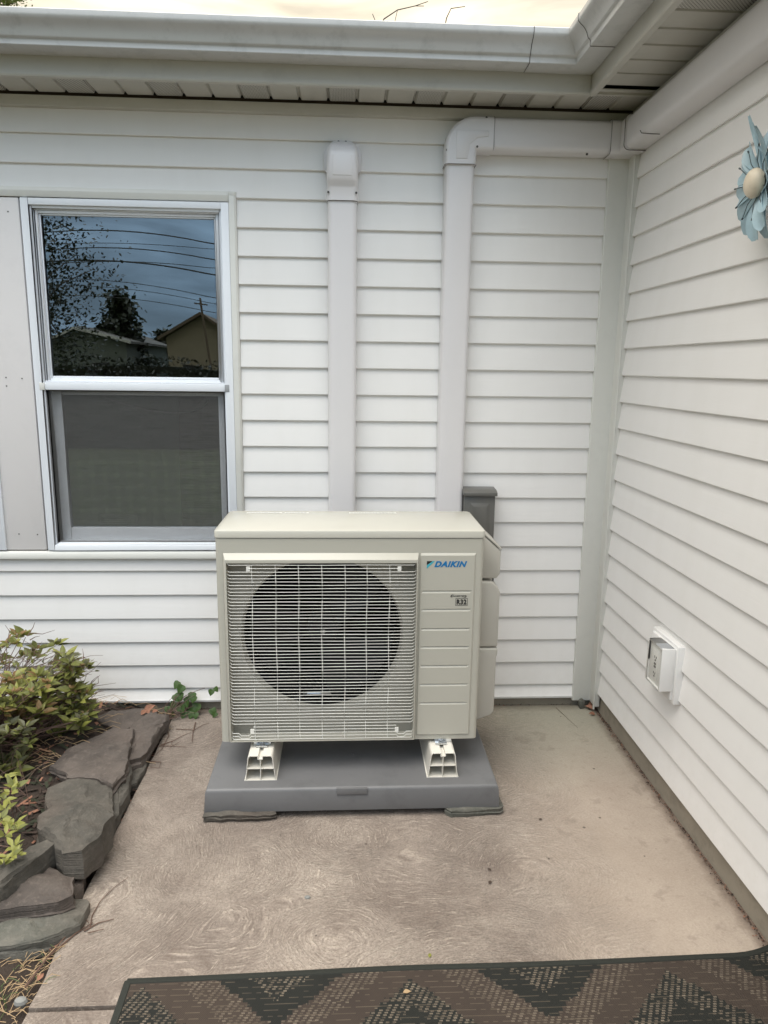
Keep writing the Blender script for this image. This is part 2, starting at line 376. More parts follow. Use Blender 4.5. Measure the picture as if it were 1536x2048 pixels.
def clear_mat():
    t = NT('clear_cover')
    g = t.n('ShaderNodeBsdfGlossy', {'Color': (1, 1, 1, 1), 'Roughness': 0.08})
    tr = t.n('ShaderNodeBsdfTransparent', {'Color': (.96, .96, .95, 1)})
    mx = t.n('ShaderNodeMixShader', {0: .05}); t.l(tr.outputs[0], mx.inputs[1]); t.l(g.outputs[0], mx.inputs[2]); t.l(mx.outputs[0], t.o.inputs[0])
    return t.m
M['clear'] = clear_mat()

# ---------------------------------------------------------------- mesh helpers
class MB:
    def __init__(s): s.v = []; s.f = []; s.mi = []
    def add(s, vs, fs, mi=0):
        o = len(s.v); s.v += [tuple(v) for v in vs]; s.f += [tuple(i+o for i in f) for f in fs]; s.mi += [mi]*len(fs); return s
    def box(s, x0, x1, y0, y1, z0, z1, mi=0):
        v = [(x, y, z) for x in (x0, x1) for y in (y0, y1) for z in (z0, z1)]
        return s.add(v, [(0, 1, 3, 2), (4, 6, 7, 5), (0, 4, 5, 1), (2, 3, 7, 6), (0, 2, 6, 4), (1, 5, 7, 3)], mi)
    def prism(s, poly, fn, a, b, mi=0, caps=True):
        n = len(poly); vs = [fn(p, a) for p in poly] + [fn(p, b) for p in poly]
        fs = [(i, (i+1) % n, n+(i+1) % n, n+i) for i in range(n)]
        if caps: fs += [tuple(range(n-1, -1, -1)), tuple(range(n, 2*n))]
        return s.add(vs, fs, mi)
    def tube(s, pts, r, seg=6, mi=0, taper=None):
        pts = [Vector(p) for p in pts]; rings = []; n = len(pts)
        for i, p in enumerate(pts):
            d = (pts[min(i+1, n-1)] - pts[max(i-1, 0)]).normalized()
            u = d.cross(Vector((0, 0, 1)));  u = u.normalized() if u.length > 1e-3 else Vector((1, 0, 0)); q = d.cross(u)
            rr = r if taper is None else r + (taper - r) * i / (n-1)
            rings.append([p + (u*math.cos(k*2*math.pi/seg) + q*math.sin(k*2*math.pi/seg))*rr for k in range(seg)])
        vs = [v for rg in rings for v in rg]; fs = []
        for i in range(n-1):
            for k in range(seg):
                fs.append((i*seg+k, i*seg+(k+1) % seg, (i+1)*seg+(k+1) % seg, (i+1)*seg+k))
        fs += [tuple(range(seg-1, -1, -1)), tuple(range((n-1)*seg, n*seg))]
        return s.add(vs, fs, mi)
    def loft(s, rings, closed=True, caps=True, mi=0):
        n = len(rings[0]); vs = [v for rg in rings for v in rg]; fs = []
        for i in range(len(rings)-1):
            for k in range(n if closed else n-1):
                fs.append((i*n+k, i*n+(k+1) % n, (i+1)*n+(k+1) % n, (i+1)*n+k))
        if caps: fs += [tuple(range(n-1, -1, -1)), tuple(range((len(rings)-1)*n, len(rings)*n))]
        return s.add(vs, fs, mi)
    def leaf(s, p, d, nrm, L, W, mi=0, fold=.25, heart=False):
        p = Vector(p); d = Vector(d).normalized(); nrm = Vector(nrm)
        sd_ = d.cross(nrm); sd_ = sd_.normalized() if sd_.length > 1e-4 else Vector((1, 0, 0)); nr = sd_.cross(d).normalized()
        if heart: prof = [(0.0, 0.0), (-.06, .28), (.12, .50), (.45, .46), (.75, .24), (1, 0)]
        else: prof = [(0, 0), (.18, .32), (.42, .5), (.68, .36), (.88, .13), (1, 0)]
        mid = [p + d*L*a - nr*(L*.22*a*a) for a, b in prof]
        l = [p + d*L*a + sd_*W*b + nr*(fold*W*b) - nr*(L*.22*a*a) for a, b in prof[1:-1]]
        r = [p + d*L*a - sd_*W*b + nr*(fold*W*b) - nr*(L*.22*a*a) for a, b in prof[1:-1]]
        vs = mid + l + r; n = len(prof); k = n-2; fs = []
        fs.append((0, n, 1)); fs.append((0, 1, n+k))
        for i in range(k-1):
            fs.append((i+1, n+i, n+i+1, i+2)); fs.append((i+1, i+2, n+k+i+1, n+k+i))
        fs.append((k, n+k-1, n-1)); fs.append((k, n-1, n+2*k-1))
        return s.add(vs, fs, mi)
    def build(s, name, mats, parent=None, smooth=False, bevel=0, bseg=2, ang=35, weld=False):
        me = bpy.data.meshes.new(name); me.from_pydata(s.v, [], s.f)
        for mm in (mats if isinstance(mats, (list, tuple)) else [mats]): me.materials.append(M[mm])
        for p, i in zip(me.polygons, s.mi): p.material_index = i
        bm = bmesh.new(); bm.from_mesh(me); bmesh.ops.recalc_face_normals(bm, faces=bm.faces)
        if weld: bmesh.ops.remove_doubles(bm, verts=bm.verts, dist=2e-5)
        if bevel:
            bmesh.ops.remove_doubles(bm, verts=bm.verts, dist=1e-5)
            es = [e for e in bm.edges if len(e.link_faces) == 2 and e.calc_face_angle(0) > math.radians(30)]
            bmesh.ops.bevel(bm, geom=es, offset=bevel, segments=bseg, profile=.5, affect='EDGES', clamp_overlap=True)
        if bevel or smooth:
            for f in bm.faces: f.smooth = True
            for e in bm.edges:
                if len(e.link_faces) == 2 and e.calc_face_angle(0) > math.radians(ang): e.smooth = False
        if name in ('pane', 'insect_screen'):
            bmesh.ops.reverse_faces(bm, faces=[f for f in bm.faces if f.normal.y > 0]); bm.normal_update()
        bm.to_mesh(me); bm.free()
        o = bpy.data.objects.new(name, me); C.objects.link(o)
        if parent:
            o.parent = parent; o.matrix_parent_inverse = Matrix.Translation(-parent.location) if parent.type == 'EMPTY' else Matrix.Identity(4)
        return o
def tag(o, label=None, cat=None, group=None, kind=None):
    for k, v in (('label', label), ('category', cat), ('group', group), ('kind', kind)):
        if v: o[k] = v
    return o
def thing(name, loc, label, cat, group=None):
    o = bpy.data.objects.new(name, None); o.location = loc; o.empty_display_size = .1; C.objects.link(o)
    return tag(o, label, cat, group)
def rect(x0, x1, z0, z1): return [(x0, z0), (x1, z0), (x1, z1), (x0, z1)]
def ringframe(mb, o, i, yo, yi, mi=0):
    """sloping frame between outer rect o at y=yo and inner rect i at y=yi"""
    O = [(x, yo, z) for x, z in rect(*o)]; I = [(x, yi, z) for x, z in rect(*i)]
    mb.add(O+I, [(k, (k+1) % 4, 4+(k+1) % 4, 4+k) for k in range(4)], mi)
def annbox(mb, o, i, y0, y1, mi=0):
    """rectangular frame solid with mitred look, butt joined"""
    mb.box(o[0], i[0], y0, y1, o[2], o[3], mi); mb.box(i[1], o[1], y0, y1, o[2], o[3], mi)
    mb.box(i[0], i[1], y0, y1, i[3], o[3], mi); mb.box(i[0], i[1], y0, y1, o[2], i[2], mi)

# ================================================================ GROUND
def grid_sheet(name, x0, x1, y0, y1, nx, ny, zf, mat):
    mb = MB(); vs = []; fs = []
    for j in range(ny+1):
        for i in range(nx+1):
            x = x0+(x1-x0)*i/nx; y = y0+(y1-y0)*j/ny; vs.append((x, y, zf(x, y)))
    for j in range(ny):
        for i in range(nx):
            a = j*(nx+1)+i; fs.append((a, a+1, a+nx+2, a+nx+1))
    mb.add(vs, fs); return mb.build(name, mat, smooth=True)
g = MB()
# one sheet: fine grid near the bed, large skirt to the horizon
xs = [-900, -200, -40, -10] + [-4 + .06*i for i in range(0, 40)] + [-1.6, 0, 4, 40, 200, 900]
ys = [-900, -200, -60, -12, -5, -3] + [-2 + .06*i for i in range(0, 35)] + [.1, 3, 40, 200, 900]
def soilz(x, y):
    if -3.95 < x < -1.84 and -1.95 < y < .05:
        e = min(1, (-1.84-x)/.25)
        b = .012 + .02*noise.noise(Vector((x*9, y*9, 0))) + (.025*e if y > -1.15 else 0)
        return b - .035*(1-e)
    return -.035
vs = [(x, y, soilz(x, y)) for y in ys for x in xs]; nx = len(xs)
fs = [(j*nx+i, j*nx+i+1, (j+1)*nx+i+1, (j+1)*nx+i) for j in range(len(ys)-1) for i in range(nx-1)]
g.add(vs, fs); gr = g.build('ground', 'soil', smooth=True); tag(gr, kind='structure')

pt = MB()
def slab(mb, x0, x1, y0, y1, seed):
    # wavy worn left edge
    n = 40; L = []
    for i in range(n+1):
        y = y0+(y1-y0)*i/n
        L.append((x0 + .006*noise.noise(Vector((seed, y*9, 0))) + .004*noise.noise(Vector((seed, y*40, 3))), y))
    poly = L + [(x1, y1), (x1, y0)]
    mb.prism(poly, lambda p, z: (p[0], p[1], z), -.12, 0)
slab(pt, -1.812, .05, -1.463, .03, 1)
slab(pt, -1.812, .05, -4.8, -1.475, 2)
p_ = pt.build('patio', 'patio', bevel=0); tag(p_, kind='structure')

# ================================================================ HOUSE
house = thing('house', (0, 0, 0), 'white vinyl sided house corner with deep eaves, gutter and double hung windows', 'house')
EXP = .1037
WX0, WX1, WZ0, WZ1 = -3.26, -1.499, .676, 2.096     # window opening zone in back wall
def course(mb, P, u0, u1, zk, zlo, zhi, link=True):
    """one lap: profile from lip up to recessed top, clipped to zlo..zhi"""
    prof = [(.011, .0), (.002, -.0012), (0, .0015), (.0002, .0075), (.011, EXP)]
    pts = []
    for d, z in prof: pts.append((d, zk+z))
    if zlo > zk:
        t = (zlo-zk)/EXP; pts = [(.011*t, zlo), (.011, zk+EXP)]
    if zhi < zk+EXP:
        t = (zhi-zk)/EXP; pts = [q for q in pts if q[1] < zhi] + [(.011*t, zhi)]
    if len(pts) < 2: return
    nseg = max(1, int(abs(u1-u0)/.35)); us = [u0+(u1-u0)*i/nseg for i in range(nseg+1)]
    rings = [[P(u, d, z + (.0009*noise.noise(Vector((u*.9, zk*7, P(0, 0, 0)[0]))) if 0 < i_ < len(pts)-1 else 0)) for i_, (d, z) in enumerate(pts)] for u in us]
    mb.loft(rings, closed=False, caps=False)
PB = lambda u, d, z: (u, d, z)
PR = lambda u, d, z: (d, u, z)
sb = MB()
z0 = 2.283
for k in range(-1, 22):
    zk = z0 - EXP*k; hi = 2.392 if k == -1 else zk+EXP; hi = min(zk+EXP, 2.392)
    if k == -1: continue
    segs = []
    a, b = zk, min(zk+EXP, 2.40)
    if k == 0: b = 2.40
    # above/below window
    if a >= WZ1 or b <= WZ0: segs = [(-5.2, -.086, a, b)]
    else:
        segs = [(WX1+.001, -.086, a, b), (-5.2, WX0, a, b)]
        if b > WZ1: segs.append((WX0, WX1+.001, WZ1, b))
        if a < WZ0: segs.append((WX0, WX1+.001, a, WZ0))
    for (u0, u1, lo, hi) in segs:
        if k == 0:
            # tall top board
            sb.loft([[PB(u, d, z) for d, z in [(.011, zk), (.002, zk-.0012), (0, zk+.0015), (.0002, zk+.0075), (.010, 2.40)]] for u in (u0, u1)], closed=False, caps=False)
        else: course(sb, PB, u0, u1, zk, lo, hi)
# starter strip and drip lip at the bottom
sb.loft([[(u, d, z) for d, z in [(.014, .040), (-.002, .041), (-.004, .050), (.0, .056), (.010, .106)]] for u in (-5.2, -.086)], closed=False, caps=False)
o = sb.build('siding', 'siding', house, smooth=True, ang=25, weld=True)
sr = MB(); zr = 2.165
for i in range(-2, 21):
    zk = zr - EXP*i
    course(sr, PR, -.062, -4.6, zk, zk, min(zk+EXP, 2.42))
o = sr.build('siding', 'siding', house, smooth=True, ang=25, weld=True)
wb = MB(); wb.box(-5.2, WX0, .02, .10, .03, 2.55); wb.box(WX1, .3, .02, .10, .03, 2.55)
wb.box(WX0, WX1, .02, .10, WZ1-.01, 2.55); wb.box(WX0, WX1, .02, .10, .03, WZ0+.01); wb.box(.02, .10, -4.6, .02, .03, 2.55)
wb.build('wall_sheathing', 'room', house)
fb = MB(); fb.box(-5.2, .3, .020, .16, -.15, .03); fb.box(.018, .16, -4.6, .020, -.15, .088)
fb.build('foundation_wall', 'found', house)
# inside corner post
ct = MB()
ct.prism([(-.088, .012), (-.088, -.004), (-.084, -.007), (-.010, -.007), (-.010, -.066), (-.006, -.070), (.012, -.070), (.012, .012)], lambda p, z: (p[0], p[1], z), .030, 2.40)
ct.prism([(-.0115, -.058), (-.0155, -.060), (-.0155, -.068), (-.0115, -.072), (-.0085, -.070), (-.0085, -.060)], lambda p, z: (p[0]+.001, p[1], z), .018, 2.40)
ct.build('corner_post', 'trim', house, bevel=.0015)
# soffit
SZ = 2.412
GX = -1.155
def soffit_profile(u, n_phase):
    f = ((u - n_phase) / .104) % 1.0
    dd = min(f, 1-f)*.104
    return .007*max(0, 1-dd/.007)
sf = MB()
def sheet(mb, cols, rowf, mi):
    mb.loft([[rowf(u, dz, r_) for r_ in range(3)] for u, dz in cols], closed=False, caps=False, mi=mi)
ng = int((5.2+GX)/.104)
for e in [GX + .104*i for i in range(-ng, 12) if GX+.104*i < .0]:
    nxt = min(e+.104, .012)
    def rowf(u, dz, r_):
        yy = (-.197, -.10, -.022)[r_]; s_ = .004*math.sin(math.pi*(u-e)/(nxt-e+1e-6)) if r_ else 0
        return (u, yy, SZ+dz-s_)
    sheet(sf, [(e, .009), (e+.0045, .009), (e+.0105, 0), (nxt-.0035, 0), (nxt, .009)], rowf, 1 if round((e-GX)/.104) % 3 == 0 else 0)
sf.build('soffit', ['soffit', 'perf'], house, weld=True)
sr2 = MB(); y = -.235; j = 0
while y > -4.6:
    y2 = y-.107
    sheet(sr2, [(y, .009), (y-.0045, .009), (y-.0105, 0), (y2+.0035, 0), (y2, .009)], lambda u, dz, r_: ((-.232, -.10, .012)[r_], u, SZ+.004+dz), 1 if j in (5, 8, 11, 14, 17, 20) else 0)
    y = y2; j += 1
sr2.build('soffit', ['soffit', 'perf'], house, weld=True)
bk = MB(); bk.box(-5.2, .012, -.192, .015, 2.424, 2.43); bk.box(-.225, .015, -4.6, -.192, 2.424, 2.43)
bk.build('soffit_backing', 'dark', house)
jc = MB(); jc.box(-.232, .0, -.199, -.187, 2.401, 2.4105); jc.box(-.232, 0, -.225, -.199, 2.409, 2.412)
jc.build('soffit_joint_channel', 'soffit', house)
fc = MB(); fc.prism([(-.021, 2.368), (-.023, 2.402), (-.013, 2.404), (-.0115, 2.376), (.004, 2.374), (.004, 2.366)], lambda p, x: (x, p[0]+.004, p[1]), -5.2, -.012)
fc.prism([(-.021, 2.372), (-.023, 2.407), (-.013, 2.409), (-.0115, 2.380), (.004, 2.378), (.004, 2.370)], lambda p, y: (p[0]+.004, y, p[1]), -4.6, -.03)
fc.build('soffit_channel', 'soffit', house, bevel=.001)
# fascia with rolled bottom lip
fprof = [(0, 2.56), (0, 2.424), (-.0025, 2.415), (-.0045, 2.404), (-.002, 2.3985), (.006, 2.3975), (.02, 2.40), (.02, 2.56)]
fa = MB()
fa.loft([[(x, -.2+d, z) for d, z in fprof] for x in (-5.2, -.237)])
fa.loft([[(-.2355+d, y, z-.002) for d, z in fprof] for y in (-.1995+.006, -4.6)])
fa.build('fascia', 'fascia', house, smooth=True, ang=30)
# gutter, ogee profile
gp = [(.001, .088), (.001, 0), (.080, 0), (.082, .002), (.082, .015), (.0845, .019), (.0885, .021), (.091, .026), (.094, .035), (.100, .046), (.108, .055), (.117, .062), (.1235, .069), (.125, .076), (.125, .089), (.122, .0915), (.116, .0905), (.115, .085),
      (.1215, .085), (.1215, .077), (.119, .071), (.112, .0655), (.104, .058), (.096, .049), (.089, .037), (.086, .0255), (.079, .022), (.0785, .003), (.004, .003), (.004, .088)]
GZ = 2.462
def gut(mb, scale=0.0, back=True, right=True, bx0=-5.2, ry1=-4.6, ends=True):
    def ring(fn): return [fn(d + (scale if .0005 < d else 0) * (1 if i < 18 else 0), z - (scale if z < .01 and i < 18 else 0)) for i, (d, z) in enumerate(gp)]
    rings = [ring(lambda d, z: (bx0, -.2-d, GZ+z)), ring(lambda d, z: (-.235-d, -.2-d, GZ+z)), ring(lambda d, z: (-.235-d, ry1, GZ+z))]
    mb.loft(rings)
gt = MB(); gut(gt); gobj = gt.build('gutter', 'gutter', house, smooth=True, ang=40)
gc = MB(); gut(gc, .0012, bx0=-.475, ry1=-.425); gc.build('gutter_mitre', 'gutter', gobj, smooth=True, ang=40)
gs = MB()
for seamx in (-.4757,):
    rr = [(seamx, -.2-d-.0016, GZ+z-(.0016 if z < .01 else 0)) for d, z in gp[1:16]]
    gs.tube(rr, .0011, 4); gs.build('sealant_seam', 'screw', gobj); gs = MB()
rr = [(-.235-d-.0016, -.4243, GZ+z-(.0016 if z < .01 else 0)) for d, z in gp[1:16]]; gs.tube(rr, .0011, 4)
gs.build('sealant_seam', 'screw', gobj)
# roof
rs = .33; RZ = 2.556
rf = MB()
def rz(d): return RZ + rs*d
rf.add([(-5.4, -.22, RZ), (-.25, -.22, RZ), (3.25, 3.28, rz(3.5)), (-5.4, 3.28, rz(3.5)),
        (-5.4, -.22, RZ+.012), (-.25, -.22, RZ+.012), (3.25, 3.28, rz(3.5)+.012), (-5.4, 3.28, rz(3.5)+.012)], [(0, 1, 2, 3), (4, 5, 6, 7), (0, 1, 5, 4), (0, 3, 7, 4), (2, 3, 7, 6)])
rf.add([(-.25, -.22, RZ), (-.25, -4.8, RZ), (3.25, -4.8, rz(3.5)), (3.25, 3.28, rz(3.5)),
        (-.25, -.22, RZ+.012), (-.25, -4.8, RZ+.012), (3.25, -4.8, rz(3.5)+.012), (3.25, 3.28, rz(3.5)+.012)], [(0, 1, 2, 3), (4, 5, 6, 7), (0, 1, 5, 4), (1, 2, 6, 5), (2, 3, 7, 6)])
rf.build('roof', 'roof', house)

# window surround
ws = MB()
ws.prism([(-.010, 2.060), (-.014, 2.082), (-.008, 2.096), (.012, 2.096), (.012, 2.060)], lambda p, x: (x, p[0], p[1]), WX0, -1.527)
ws.prism([(-1.526, -.012), (-1.506, -.012), (-1.4985, -.004), (-1.4985, .012), (-1.526, .012)], lambda p, z: (p[0], p[1], z), .712, 2.082)
ws.prism([(-1.527, -.010), (-1.506, -.010), (-1.4985, -.003), (-1.4985, .012), (-1.527, .012)], lambda p, z: (p[0], p[1], z), 2.0825, 2.096)
ws.prism([(-.008, .676), (-.016, .680), (-.016, .700), (-.010, .7105), (.012, .7105), (.012, .676)], lambda p, x: (x, p[0], p[1]), WX0, -1.4985)
ws.build('window_casing', 'trim', house, bevel=.0012)
mp_ = MB(); mp_.box(-2.452, -2.297, -.006, .02, .716, 2.056)
mo = mp_.build('window_divider_panel', 'panel', house, bevel=.001)
for px, py in [(16, 423), (12, 755), (44, 757), (38, 1068), (75, 1069), (13, 772)]:
    sc_ = MB(); q = at(px, py, -.0065); sc_.box(q.x-.0022, q.x+.0022, -.0072, -.005, q.z-.0022, q.z+.0022); sc_.build('nail_hole', 'screw', mo)
def window(x0, x1, full=True):
    # outer frame
    z0, z1 = .7155, 2.056
    f = MB()
    o = (x0, x1, z0, z1)
    annbox(f, o, (x0+.028, x1-.028, z0+.022, z1-.024), -.014, .060)
    annbox(f, (x0+.028, x1-.028, z0+.022, z1-.024), (x0+.036, x1-.036, z0+.028, z1-.034), -.004, .060)
    annbox(f, (x0+.036, x1-.036, z0+.028, z1-.034), (x0+.040, x1-.040, z0+.032, z1-.038), .006, .060)
    fo = f.build('window', 'frame', house, bevel=.0016)
    # upper sash
    u = MB(); ax0, ax1 = x0+.0405, x1-.0405; uz0, uz1 = 1.373, z1-.0385
    annbox(u, (ax0, ax1, uz0, uz1), (ax0+.012, ax1-.012, uz0+.028, uz1-.010), .012, .034)
    annbox(u, (ax0+.012, ax1-.012, uz0+.028, uz1-.010), (ax0+.019, ax1-.019, uz0+.037, uz1-.016), .018, .034)
    uo = u.build('upper_sash', 'frame', fo, bevel=.0014)
    gx0, gx1, gz0, gz1 = ax0+.018, ax1-.018, uz0+.036, uz1-.015
    gm = MB(); vs = []; fs = []; n = 16; xc, zc = (gx0+gx1)/2, (gz0+gz1)/2
    for j in range(n+1):
        for i in range(n+1):
            xx = gx0+(gx1-gx0)*i/n; zz = gz0+(gz1-gz0)*j/n
            vs.append((xx, .026 + .04*((xx-xc)**2-.034)*(zz-zc), zz))
    for j in range(n):
        for i in range(n):
            a = j*(n+1)+i; fs.append((a, a+1, a+n+2, a+n+1))
    gm.add(vs, fs); go = gm.build('pane', 'glass', fo, smooth=True)
    # meeting rail
    r = MB(); r.box(x0+.030, x1-.030, -.008, .034, 1.357, 1.386); r.box(x0+.030, x1-.030, -.003, .012, 1.3862, 1.392)
    r.build('meeting_rail', 'frame', fo, bevel=.0015)
    c = MB(); c.box(x1-.0335, x1-.016, -.0155, .004, 1.356, 1.384); c.build('balance_cap', 'latch_grey', fo, bevel=.001)
    c = MB(); c.box(x0+.018, x0+.036, -.0155, .004, 1.356, 1.384); c.build('balance_cap', 'trim', fo, bevel=.001)
    # lower sash behind the screen
    l = MB(); lz0, lz1 = z0+.0325, 1.3565
    annbox(l, (ax0, ax1, lz0, lz1), (ax0+.036, ax1-.030, lz0+.05, lz1-.020), .042, .066)
    l.build('lower_sash', 'frame', fo, bevel=.0015)
    gl = MB(); gl.add([(ax0+.034, .055, lz0+.048), (ax1-.028, .055, lz0+.048), (ax1-.028, .055, lz1-.018), (ax0+.034, .055, lz1-.018)], [(0, 1, 2, 3)])
    gl.build('pane', 'glass', fo)
    s = MB(); s.add([(x0+.036, .008, z0+.030), (x1-.036, .008, z0+.030), (x1-.036, .008, 1.356), (x0+.036, .008, 1.356)], [(0, 1, 2, 3)])
    s.build('insect_screen', 'screen', fo)
    s = MB(); annbox(s, (x0+.0365, x1-.0365, z0+.0305, 1.3555), (x0+.041, x1-.041, z0+.035, 1.351), .006, .0076); s.build('screen_edge', 'screw', fo)
    # locks on the inner meeting rail seen through the upper pane
    for cx in (x0+.195, x0+.475):
        k = MB(); k.box(cx-.045, cx+.045, .060, .085, 1.402, 1.412); k.box(cx-.028, cx+.018, .060, .080, 1.4125, 1.423); k.build('sash_lock', 'latch', fo, bevel=.003)
    k = MB(); k.box(x0+.20, x0+.53, .066, .090, 1.385, 1.4035)
    k.build('lower_rail', 'latch', fo, bevel=.003)
    k = MB(); k.tube([(x0+.325, .07, 1.40), (x0+.322, .07, 1.430), (x0+.33, .07, 1.432)], .006, 8); k.build('lock_lever', 'latch_grey', fo, smooth=True); k = MB()
    k.tube([(x0+.37+.035*math.cos(a), .075, 1.408+.024*math.sin(a)) for a in [i*math.pi/8 for i in range(9)]], .0045, 8)
    k.build('lock_lever', 'latch_grey', fo, smooth=True)
    return fo
w1 = window(-2.288, -1.5265); w1['label'] = 'double hung window reflecting trees and sky'
w2 = window(-3.235, -2.4525); w2['label'] = 'second window, only its right edge in view'
rm = MB()
rm.add([(-3.4, .09, .4), (-1.2, .09, .4), (-1.2, 1.9, .4), (-3.4, 1.9, .4), (-3.4, .09, 2.5), (-1.2, .09, 2.5), (-1.2, 1.9, 2.5), (-3.4, 1.9, 2.5)], [(0, 1, 2, 3), (4, 5, 6, 7), (1, 2, 6, 5), (2, 3, 7, 6), (3, 0, 4, 7)])
rm.build('room', 'room', house)
rb = MB(); rb.add([(-2.30, .14, .70), (-1.80, .15, .70), (-1.775, .15, 1.38), (-2.30, .14, 1.38)], [(0, 1, 2, 3)]); rb.box(-2.31, -1.79, .16, .17, .70, 1.37)
rb.build('room_board', 'board', house)
q0, q1 = at(200, 1056, .12), at(274, 1028, .12)
pp = MB(); pp.box(q0.x, q1.x, .120, .122, q0.z, q1.z); ppo = pp.build('paper_notice', 'paper', house)
pl = MB()
for i in range(5): pl.box(q0.x+.006, q1.x-.006, .1188, .1195, q0.z+.007+i*.008, q0.z+.0085+i*.008)
pl.build('printed_lines', 'latch_grey', ppo)
cd = MB(); cd.tube([at(x_, y_, .10) for x_, y_ in [(205, 792), (225, 800), (262, 812), (300, 821), (345, 826), (380, 824), (405, 815), (416, 803), (412, 792), (400, 785)]], .0016, 6)
cd.build('cord', 'cord', house, smooth=True)

# ================================================================ LINE COVERS
def dsec(hw, dp, r=.018, n=5, base=.0):
    """duct section in (a, d) - a across, d away from the wall (0..dp)"""
    pts = [(-hw-base, 0)]
    for i in range(n+1):
        a = math.pi - i*math.pi/2/n; pts.append((-hw+r+math.cos(a)*r, dp-r+math.sin(a)*r))
    for i in range(n+1):
        a = math.pi/2 - i*math.pi/2/n; pts.append((hw-r+math.cos(a)*r, dp-r+math.sin(a)*r))
    pts.append((hw+base, 0)); return pts
def screw(par, p, ax):
    p = Vector(p); mb = MB()
    mb.tube([p, p+Vector((0, -.003, 0))], .0042, 8); mb.build('screw', 'screw', par)
lc = thing('line_set_cover', (-1.10, 0, .7), 'short straight white duct with rounded wall cap, running up between window and unit', 'duct', 'white line set covers')
S = dsec(.0545, .068)
d = MB(); d.loft([[(-1.1005+a, .004-dd, z) for a, dd in S] for z in (.30, 2.08)]); d.build('duct', 'duct', lc, smooth=True, ang=30)
d = MB()
cap = []
for z, hw, dp, dz in [(2.062, .058, .073, 0), (2.105, .058, .073, 0), (2.112, .058, .076, 0), (2.125, .0575, .086, 0), (2.14, .0575, .094, 0), (2.20, .057, .094, 0), (2.225, .056, .090, 0), (2.245, .053, .078, 0), (2.262, .046, .058, 0), (2.272, .036, .036, 0), (2.277, .026, .012, 0)]:
    cap.append([(-1.1005+a, .002-dd, z) for a, dd in dsec(hw, dp, min(.02, dp*.45))])
d.loft(cap); co = d.build('wall_cap', 'duct', lc, smooth=True, ang=50)
d = MB(); pl_ = [(-1.1705, 2.178), (-1.160, 2.168), (-1.041, 2.168), (-1.0305, 2.178), (-1.0305, 2.236), (-1.046, 2.262), (-1.07, 2.28), (-1.131, 2.28), (-1.155, 2.262), (-1.1705, 2.236)]
d.prism(pl_, lambda p, y: (p[0], y, p[1]), -.022, .004); d.build('flange', 'duct', lc, bevel=.003)
d = MB(); d.box(-1.136, -1.065, -.0945, -.085, 2.142, 2.214); d.build('cap_facet', 'duct', lc, bevel=.003)
for x_ in (-1.152, -1.049): screw(lc, (x_, -.0695, 2.088), 'y')
for x_ in (-1.115, -1.088): screw(lc, (x_, -.0215, 2.274), 'y')
d = MB(); ln = [(-1.1005+a*1.012, .003-dd*1.01, 2.0615) for a, dd in S]; d.tube(ln, .0012, 4); d.build('joint_seam', 'screw', lc)

l2 = thing('line_set_cover', (-.664, 0, .7), 'long white duct with elbow, turning under the eaves and along the right wall', 'duct', 'white line set covers')
S2 = dsec(.0535, .068)
d = MB(); d.loft([[(-.6645+a, .004-dd, z) for a, dd in S2] for z in (.30, 2.215)]); d.build('duct', 'duct', l2, smooth=True, ang=30)
d = MB(); zc = 2.3065; SH = dsec(.0565, .070); d.loft([[(x_, .004-dd, zc+a) for a, dd in SH] for x_ in (-.57, -.09)]); d.build('duct', 'duct', l2, smooth=True, ang=30)
d = MB(); xd = -.0375; d.loft([[(.006-dd, y_, zc+.001+a) for a, dd in dsec(.0565, .078, .024)] for y_ in (-.11, -3.3)]); d.build('duct', 'duct', l2, smooth=True, ang=30)
# flat elbow
d = MB(); path = [(-.6645, 2.198, 0), (-.6645, 2.255, 0)]
cx, cz, R_ = -.6145, 2.255, .05
for i in range(1, 9):
    a = math.pi - i*math.pi/2/8; path.append((cx+R_*math.cos(a), cz+R_*math.sin(a)+ .0, -i*math.pi/2/8))
path.append((-.545, zc-.0015, -math.pi/2))
rings = []
SE = dsec(.0582, .0735, .016)
for (x_, z_, rot_) in path:
    # rot_: heading angle from +z turning to +x
    sx, sz = math.cos(rot_), math.sin(rot_)
    rings.append([(x_ + a*sx, .002-dd, z_ + a*(-(-sz)) * (1 if rot_ == 0 else 1)) if False else (x_ + a*math.cos(-rot_), .002-dd, z_ - a*math.sin(-rot_)) for a, dd in SE])
d.loft(rings); d.build('elbow', 'duct', l2, smooth=True, ang=40)
# raised facet on elbow
d = MB()
d.add([(-.690, -.0725, 2.212), (-.690, -.0725, 2.318), (-.560, -.0725, 2.318), (-.560, -.0725, 2.288), (-.602, -.0725, 2.283), (-.628, -.0725, 2.262), (-.636, -.0725, 2.212)], [(0, 1, 2, 3, 4, 5, 6)])
d2 = [(-.684, 2.216), (-.684, 2.312), (-.566, 2.312), (-.566, 2.293), (-.606, 2.288), (-.633, 2.266), (-.641, 2.216)]
d = MB(); d.prism(d2, lambda p, y: (p[0], y, p[1]), -.0745, -.070); d.build('elbow_rib', 'duct', l2, bevel=.0015)
